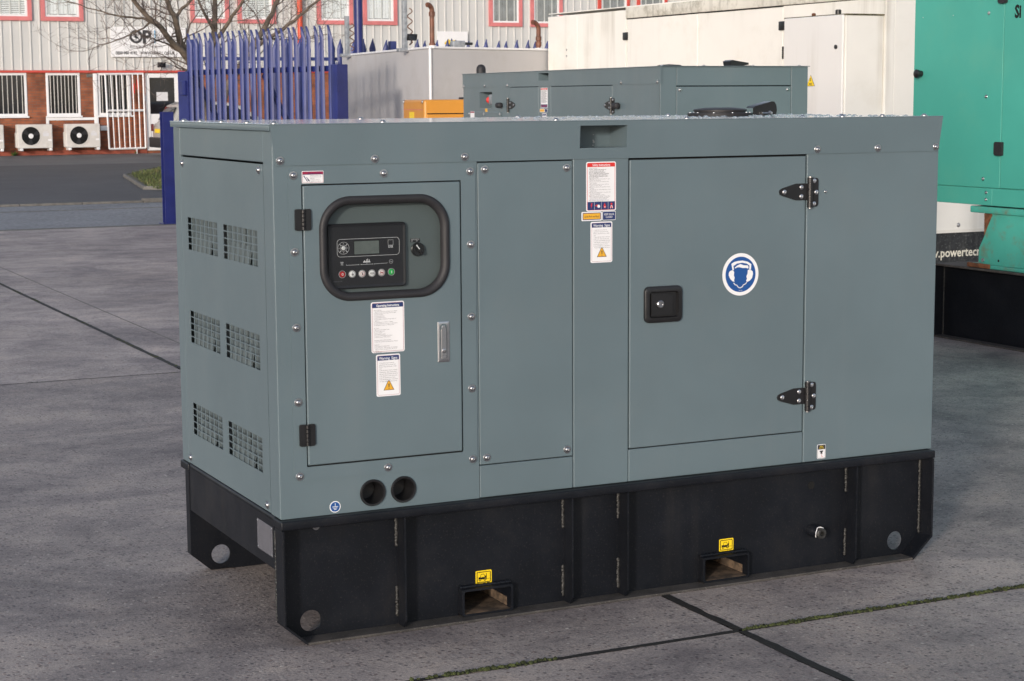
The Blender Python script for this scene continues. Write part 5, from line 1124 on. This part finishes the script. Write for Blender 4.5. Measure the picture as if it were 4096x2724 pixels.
for a in (-1.73, -1.705, -1.68, -1.655): flat(bm, S0, [(a - .006, 1.467), (a + .004, 1.467), (a + .002, 1.479), (a - .003, 1.479)], .0015)
ob('symbol', bm, 'red', st, fix=False)
st = sticker(G2, S0, -1.765, -1.687, 1.4315, 1.4545, .003, name='level_sticker'); fill(st, S0, rr(-1.761, -1.691, 1.4345, 1.4515, .001), .0012, 'amber')
st = sticker(G2, S0, -1.682, -1.638, 1.4315, 1.4545, .003, name='door_sticker'); fill(st, S0, rr(-1.680, -1.640, 1.4335, 1.4525, .001), .0012, 'navy')
warning_signs(G2, S0, -1.728, -1.652, 1.30, 1.425)
panel('corner_post', G2, E2, .0, .1035, .36, H2 - .004); panel('corner_post', G2, E2, .8545, W2, .36, H2 - .004); panel('head_panel', G2, E2, .1055, .8525, 1.5890, H2 - .004, c1=-.0004); panel('end_panel', G2, E2, .1055, .8525, .36, 1.5840)
for a in (.128, .832): bolt(G2, E2, a, 1.566)
bm = nb(); wbox(bm, -.02, W2 + .01, -.02, L2 + .02, .0, .355, .006); ob('skid_base', bm, 'black', G2)
TT2 = topf(H2 + .001)
bm = nb(); lathe(bm, TT2, .045, 2.96, [(.034, 0), (.034, .030), (.031, .045), (.022, .057), (.010, .063), (0, .064)], 28); ob('roof_dome', bm, 'rubber', G2, 50)
bm = nb(); lathe(bm, TT2, .27, .42, [(.085, 0), (.085, .006), (.07, .009), (.07, .012), (0, .018)], 32); ob('roof_cap', bm, 'rubber', G2, 50)
bm = nb(); FT2 = front(.35, .70, H2); prism(bm, FT2, [(-.055, .008), (-.062, .035), (-.045, .043), (.066, .026), (.066, .014), (-.02, .004)], -.09, 0, .002); box(bm, FT2, .03, .10, .002, .010, -.05, .0); ob('rain_flap', bm, 'blackpl', G2)
for x in (.0, .3, .62, .93): bolt(G2, TT2, min(max(x, .03), .93), .04)

# ------------------------------------------------------------------ white container
XW, YW = 7.926, 7.735
WC = thing('white_container', 'large dirty white containerised generator with side cabinet behind the second grey generator', 'container', (XW, YW, 0))
def wpt(a): return a - YW            # world Y -> distance from the near corner
SW_ = side(0)
bm = nb(); wbox(bm, .012, 2.5, .012, 6.15, .352, 2.40); ob('inner_body', bm, 'wht', WC)
bays = [(13.2, 13.90, 2.425), (12.115, 13.195, 2.425), (10.70, 12.09, 2.325), (10.58, 10.695, 2.33), (9.235, 10.575, 2.322), (7.735, 9.23, 2.33)]
for y0, y1, zt_ in bays:
    w_ = y1 - y0 > .5; panel('side_door' if w_ else 'post', WC, SW_, -(y1 - YW), -(y0 - YW), .36, zt_, -.012, .006 if w_ else 0, 'wht', .004)
bm = nb(); box(bm, SW_, -(12.10 - YW), -.0005, 2.336, 2.450, -.06, .02, .006); ob('roof_rail', bm, 'whtdirt', WC)
bm = nb(); box(bm, SW_, -(12.10 - YW), -.0005, 2.3265, 2.3355, -.02, .004); ob('rain_gap', bm, 'gap', WC)
panel('end_wall', WC, frame((0, 0, 0), (1, 0, 0), (0, 0, 1)), .09, 2.5, .352, 2.45, -.011, 0, 'wht', .004); panel('corner_post', WC, frame((0, 0, 0), (1, 0, 0), (0, 0, 1)), .0, .088, .352, 2.45, -.011, .003, 'wht', .004)
bm = nb(); wbox(bm, .0, 2.5, .0, 6.16, 2.4505, 2.462, .003); ob('roof', bm, 'wht', WC)
bm = nb(); wbox(bm, .01, 2.48, .012, 6.1, .0, .3515); ob('skirt', bm, 'skirt', WC)
bm = nb(); box(bm, front(0), .0, 2.5, .375, .385, .0, .006); ob('drip_strip', bm, 'wht', WC)
text('www.powertecn', .108, front(.0115), 8.505 - XW - .190, .147, .001, 'cream', WC, 'LEFT', .02, .94)
bolt(WC, front(0), 8.735 - XW, .418, .0, 1.6)
for y, z in ((12.11, 2.155), (9.235, 2.155)):
    bm = nb(); box(bm, SW_, -(y + .045 - YW), -(y - .045 - YW), z - .04, z + .04, .006, .025, .006); ob('hinge', bm, 'blackpl', WC)
bm = nb(); box(bm, SW_, -(9.235 - YW), -(9.215 - YW), 1.86, 1.97, .0061, .012); ob('slot', bm, 'gap', WC)
for z in (2.05, 1.98): bolt(WC, SW_, -(13.45 - YW), z, .006, 1.1)
bm = nb(); lathe(bm, topf(2.462), .35, 3.05, [(.10, 0), (.10, .04), (.12, .045), (.12, .06), (0, .07)], 24); ob('roof_vent', bm, 'chrome', WC)
# cabinet bolted to its side near the corner
XC = -(XW - 7.538)
bm = nb(); wbox(bm, XC, -.008, .02, .895, .42, 2.183, .006); cb = ob('side_cabinet', bm, 'wht', WC)
bm = nb(); box(bm, side(XC), -.885, -.035, .45, 2.188, .0005, .022, .008, 3); ob('cabinet_door', bm, 'whtclean', cb, 40)
bm = nb(); box(bm, side(XC), -.91, -.01, 2.1835, 2.196, -.38, .006, .003); ob('cabinet_top', bm, 'mould', cb)
bm = nb(); lathe(bm, side(XC - .022), -(7.856 - YW), 1.927, [(.017, 0), (.017, .012), (.012, .016), (0, .016)], 16); ob('lock', bm, 'blackpl', cb)
bm = nb(); prism(bm, side(XC - .022), [(-(8.272 - YW), 1.608), (-(8.152 - YW), 1.608), (-(8.212 - YW), 1.703)], 0, .001); tr = ob('warning_triangle', bm, 'ink', cb)
fill(tr, side(XC - .022), [(-(8.265 - YW), 1.612), (-(8.159 - YW), 1.612), (-(8.212 - YW), 1.696)], .0016, 'yellow'); text('400', .03, side(XC - .022), -(8.212 - YW), 1.616, .002, 'ink', tr, 'CENTER', .01)
fill(tr, side(XC - .022), [(-.486, 1.676), (-.474, 1.676), (-.479, 1.660), (-.470, 1.660), (-.482, 1.642), (-.478, 1.654), (-.486, 1.654)], .0021, 'ink', 'symbol')
bm = nb(); lathe(bm, topf(2.196), XC + .05, .20, [(.025, 0), (.025, .035), (.018, .04), (0, .04)], 14); ob('gland', bm, 'blackpl', cb); bm = nb(); lathe(bm, topf(2.196), XC + .05, .55, [(.018, 0), (.018, .02), (.01, .026), (0, .026)], 14); ob('gland', bm, 'rust', cb)

# ------------------------------------------------------------------ green generator
XG, YF = 5.90, 4.771
GG = thing('generator', 'green canopied generator on tall black base at the right edge', 'generator', (XG, YF, 0)); SG_ = side(0)
g_ = lambda y: -(y - YF)
NEAR = 1.4
bm = nb(); wbox(bm, .012, 1.35, -(YF - NEAR), -.004, .862, 2.90); ob('inner_body', bm, 'gen', GG)
panel('fixed_panel', GG, SG_, .0, g_(3.928), .965, 2.9, -.012, 0, 'gen', .003); panel('door', GG, SG_, g_(3.921), g_(2.3), .965, 2.9, -.012, .004, 'gen', .006); panel('door', GG, SG_, g_(2.29), g_(NEAR), .965, 2.9, -.012, .004, 'gen', .006)
panel('lower_rail', GG, SG_, .0, g_(3.99), .857, .961, -.012, .001, 'gen', .003); panel('lower_rail', GG, SG_, g_(3.988), g_(NEAR), .857, .961, -.012, .003, 'gen', .003)
panel('far_end', GG, frame((1.35, 0, 0), (-1, 0, 0), (0, 0, 1)), .0, 1.337, .857, 2.9, -.0035, .008, 'gen', .003); panel('near_end', GG, frame((0, -(YF - NEAR), 0), (1, 0, 0), (0, 0, 1)), .013, 1.35, .857, 2.9, -.002, .01, 'gen', .003)
bm = nb(); wbox(bm, -.03, 1.38, -(YF - NEAR) - .03, .03, 2.901, 2.93, .006); ob('roof', bm, 'gen', GG)
bm = nb(); lathe(bm, SG_, g_(4.695), 1.6625, [(.020, 0), (.020, .022), (.026, .026), (.027, .042), (.020, .046), (0, .046)], 18); ob('door_knob', bm, 'blackpl', GG, 40)
for z in (1.205, 2.11):
    bm = nb(); prism(bm, SG_, rr(g_(3.965), g_(3.895), z - .042, z + .040, .008), .004, .022, .005); ob('hinge', bm, 'rubber', GG)
for y, z, s in ((4.065, 2.016, 1.0), (4.07, 1.516, 1.0), (4.078, 1.017, 1.0), (4.69, 2.015, .5), (4.395, 2.016, .5)): bolt(GG, SG_, g_(y), z, 0, s, SCREW if s < .8 else None, 'screw' if s < .8 else 'bolt')
for y, z in ((4.045, .935), (4.045, .893)): bolt(GG, SG_, g_(y), z, .001, .9)
text('Si', .102, SG_, g_(3.830), 1.980, .0045, 'gap', GG, 'LEFT', .045, .82)
bm = nb(); flat(bm, SG_, circ(g_(3.755), 2.14, .06, 30), .0046); ob('emblem', bm, mat('blue_disc', (.06, .28, .75), .4), GG, fix=False)
bm = nb(); box(bm, SG_, g_(4.188), g_(NEAR), .8085, .8485, -.6, .002, .006); ob('bearer', bm, 'genr', GG)
bm = nb(); prism(bm, SG_, [(g_(4.065), .808), (g_(4.06), .67), (g_(4.115), .59), (g_(4.115), .505), (g_(4.06), .495), (g_(NEAR), .495), (g_(NEAR), .808)], -.30, -.012, .003); ob('subframe', bm, 'genr', GG)
bm = nb(); prism(bm, SG_, [(g_(4.068), .807), (g_(4.063), .672), (g_(4.035), .73), (g_(3.995), .80), (g_(4.0), .807)], -.0118, -.009); ob('rust_patch', bm, 'rust', GG)
bm = nb(); lathe(bm, SG_, g_(4.07), .52, [(.012, -.012), (.012, -.004), (0, -.003)], 12); ob('bolt', bm, 'galv', GG); bm = nb(); prism(bm, SG_, circ(g_(3.93), .525, .008, 12), -.0118, -.0112); ob('hole', bm, 'gap', GG)
bm = nb(); box(bm, SG_, g_(4.20), g_(NEAR), .4705, .4945, -.40, .004, .006); ob('foot_rail', bm, 'genr', GG)
bm = nb(); box(bm, SG_, g_(4.19), g_(3.98), .472, .500, .0045, .016, .008); ob('rusted_lug', bm, 'rust', GG)
# black base: recessed web with flanges
bm = nb(); wbox(bm, .025, .033, g_(4.44) * -1 - 0, g_(4.44) * -1 + .001, 0, .001); bm.free()
y0b, y1b = 4.495 - YF, NEAR - YF
bm = nb(); wbox(bm, .055, .065, y1b, y0b - .006, .010, .455); ob('base_web', bm, 'black', GG)
bm = nb(); wbox(bm, -.02, .30, y1b, y0b, .4555, .4695, .003); ob('base_top_flange', bm, 'blackdust', GG)
bm = nb(); wbox(bm, -.02, .30, y1b, y0b, .0, .0095, .002); ob('base_bottom_flange', bm, 'blackdust', GG)
bm = nb(); wbox(bm, -.018, .30, y0b - .0055, y0b + .003, .0097, .4553, .001); ob('base_end_plate', bm, 'black', GG)
rnd = random.Random(1); bm = nb()
for i in range(90):
    z = .012 + .0049 * i; r_ = rnd.uniform(.004, .006); lathe(bm, side(.053, y0b - .010, z), 0, 0, [(r_, 0), (r_ * .9, r_ * .5), (0, r_ * .8)], 6)
ob('weld', bm, 'weld', GG, 60)
bm = nb(); wbox(bm, .36, 1.3, y1b, y0b, .0, .49); ob('fuel_tank', bm, 'black', GG)

# ------------------------------------------------------------------ bare tree on the verge
TR = thing('bare_tree', 'leafless branching tree in front of the company sign', 'tree', (7.75, 26.7, .05))
TO = Vector((7.75, 26.7, .05)); rnd = random.Random(21)
def limb(pts, r0, r1, sub=3):
    """a wandering tapered limb through the given points (local)"""
    pts = [Vector(p) for p in pts]; out = [pts[0]]
    for p, q in zip(pts, pts[1:]):
        for k in range(1, sub + 1):
            t = k / sub; L_ = (q - p).length; out.append(p.lerp(q, t) + Vector([rnd.gauss(0, .018 * L_) for _ in range(3)]) * (1 if k < sub else .3))
    return out, [r0 + (r1 - r0) * (i / (len(out) - 1)) ** .8 for i in range(len(out))]
def px(x, y, D):                      # a point of the crown, worked out from the view once and kept in metres
    d = right * ((x - 1179) / 4227.06) + up * ((784 - y) / 4227.06) + fwd
    return Vector((-1.59914, -4.79866, 1.52694)) + d * D - TO
limbs = [([(0, 0, 0), (-.02, -.01, .55), (-.03, .0, 1.0)], .16, .13),
    ([(-.03, 0, 1.0), px(452, 175, 31.8), px(428, 130, 31.4), px(372, 65, 30.8), px(318, 15, 30.4), px(270, -60, 30)], .10, .035),
    ([px(440, 150, 31.6), px(414, 95, 31.4), px(405, 50, 31.2), px(385, 0, 31), px(370, -70, 30.8)], .085, .04),
    ([(-.03, 0, 1.0), px(490, 150, 32.2), px(492, 90, 32.4), px(495, 40, 32.5), px(490, -40, 32.6)], .10, .045),
    ([px(492, 100, 32.3), px(520, 60, 32.2), px(548, 20, 32), px(580, -30, 31.8)], .055, .025),
    ([(-.02, 0, .8), px(540, 170, 32.6), px(575, 120, 32.8), px(612, 60, 33), px(640, 0, 33.2), px(665, -70, 33.4)], .095, .04),
    ([px(585, 110, 32.8), px(640, 75, 33), px(690, 35, 33.2), px(735, 0, 33.4), px(780, -50, 33.5)], .05, .02),
    ([px(600, 90, 33), px(660, 92, 33.2), px(720, 88, 33.4), px(752, 78, 33.5)], .028, .008),
    ([px(420, 124, 31.4), px(388, 102, 31.2), px(371, 96, 31), px(349, 88, 30.8), px(322, 80, 30.6)], .026, .007),
    ([px(372, 65, 30.8), px(330, 42, 30.5), px(280, 38, 30.2), px(220, 22, 30), px(150, 2, 29.8)], .032, .008),
    ([px(350, 45, 30.7), px(330, 65, 30.5), px(270, 92, 30.2), px(195, 118, 30)], .026, .006),
    
    ([px(400, 40, 31.2), px(440, 0, 31.4), px(470, -50, 31.5)], .04, .02),
    ([px(492, 70, 32.4), px(465, 20, 32.2), px(440, -40, 32)], .04, .02)]
segs = []
for i, (p, r0, r1) in enumerate(limbs):
    pts, rs = limb(p, r0, r1, 4); rs = [r_ * .82 for r_ in rs]; bm = nb(); tube(bm, pts, rs, 9); ob('trunk' if i == 0 else 'limb', bm, 'bark', TR, 60)
    if i: segs.append((pts, rs))
bm = nb()
def twig(p, d, L_, r0, depth):
    n = 5; pts = [p]; dd = d.copy()
    for k in range(n):
        dd = (dd + Vector((rnd.gauss(0, .22), rnd.gauss(0, .22), rnd.gauss(.05, .18)))).normalized(); pts.append(pts[-1] + dd * L_ / n)
    rs = [r0 * (1 - .75 * k / n) for k in range(n + 1)]; tube(bm, pts, rs, 4 if depth else 5, cap=False)
    if depth < 2:
        for k in range(1, n + 1):
            for _ in range(1 if depth == 0 else (1 if rnd.random() < .6 else 0)):
                a = Vector((rnd.gauss(0, 1), rnd.gauss(0, 1), rnd.gauss(.25, 1))).normalized(); e = (dd * .7 + a * .75).normalized()
                twig(pts[k], e, L_ * rnd.uniform(.35, .6), max(.0028, rs[k] * .6), depth + 1)
for pts, rs in segs:
    for i in range(2, len(pts)):
        for _ in range(1):
            if rnd.random() < .68:
                ax = (pts[i] - pts[i - 1]).normalized(); a = Vector((rnd.gauss(0, 1), rnd.gauss(0, 1), rnd.gauss(.1, 1))).normalized()
                twig(pts[i], (ax * .6 + a * .8).normalized(), rnd.uniform(.5, 1.15), max(.006, min(.016, rs[i] * .3)), 0)
ob('twigs', bm, 'twig', TR, 60, fix=False, kind='stuff')
finish_texts()
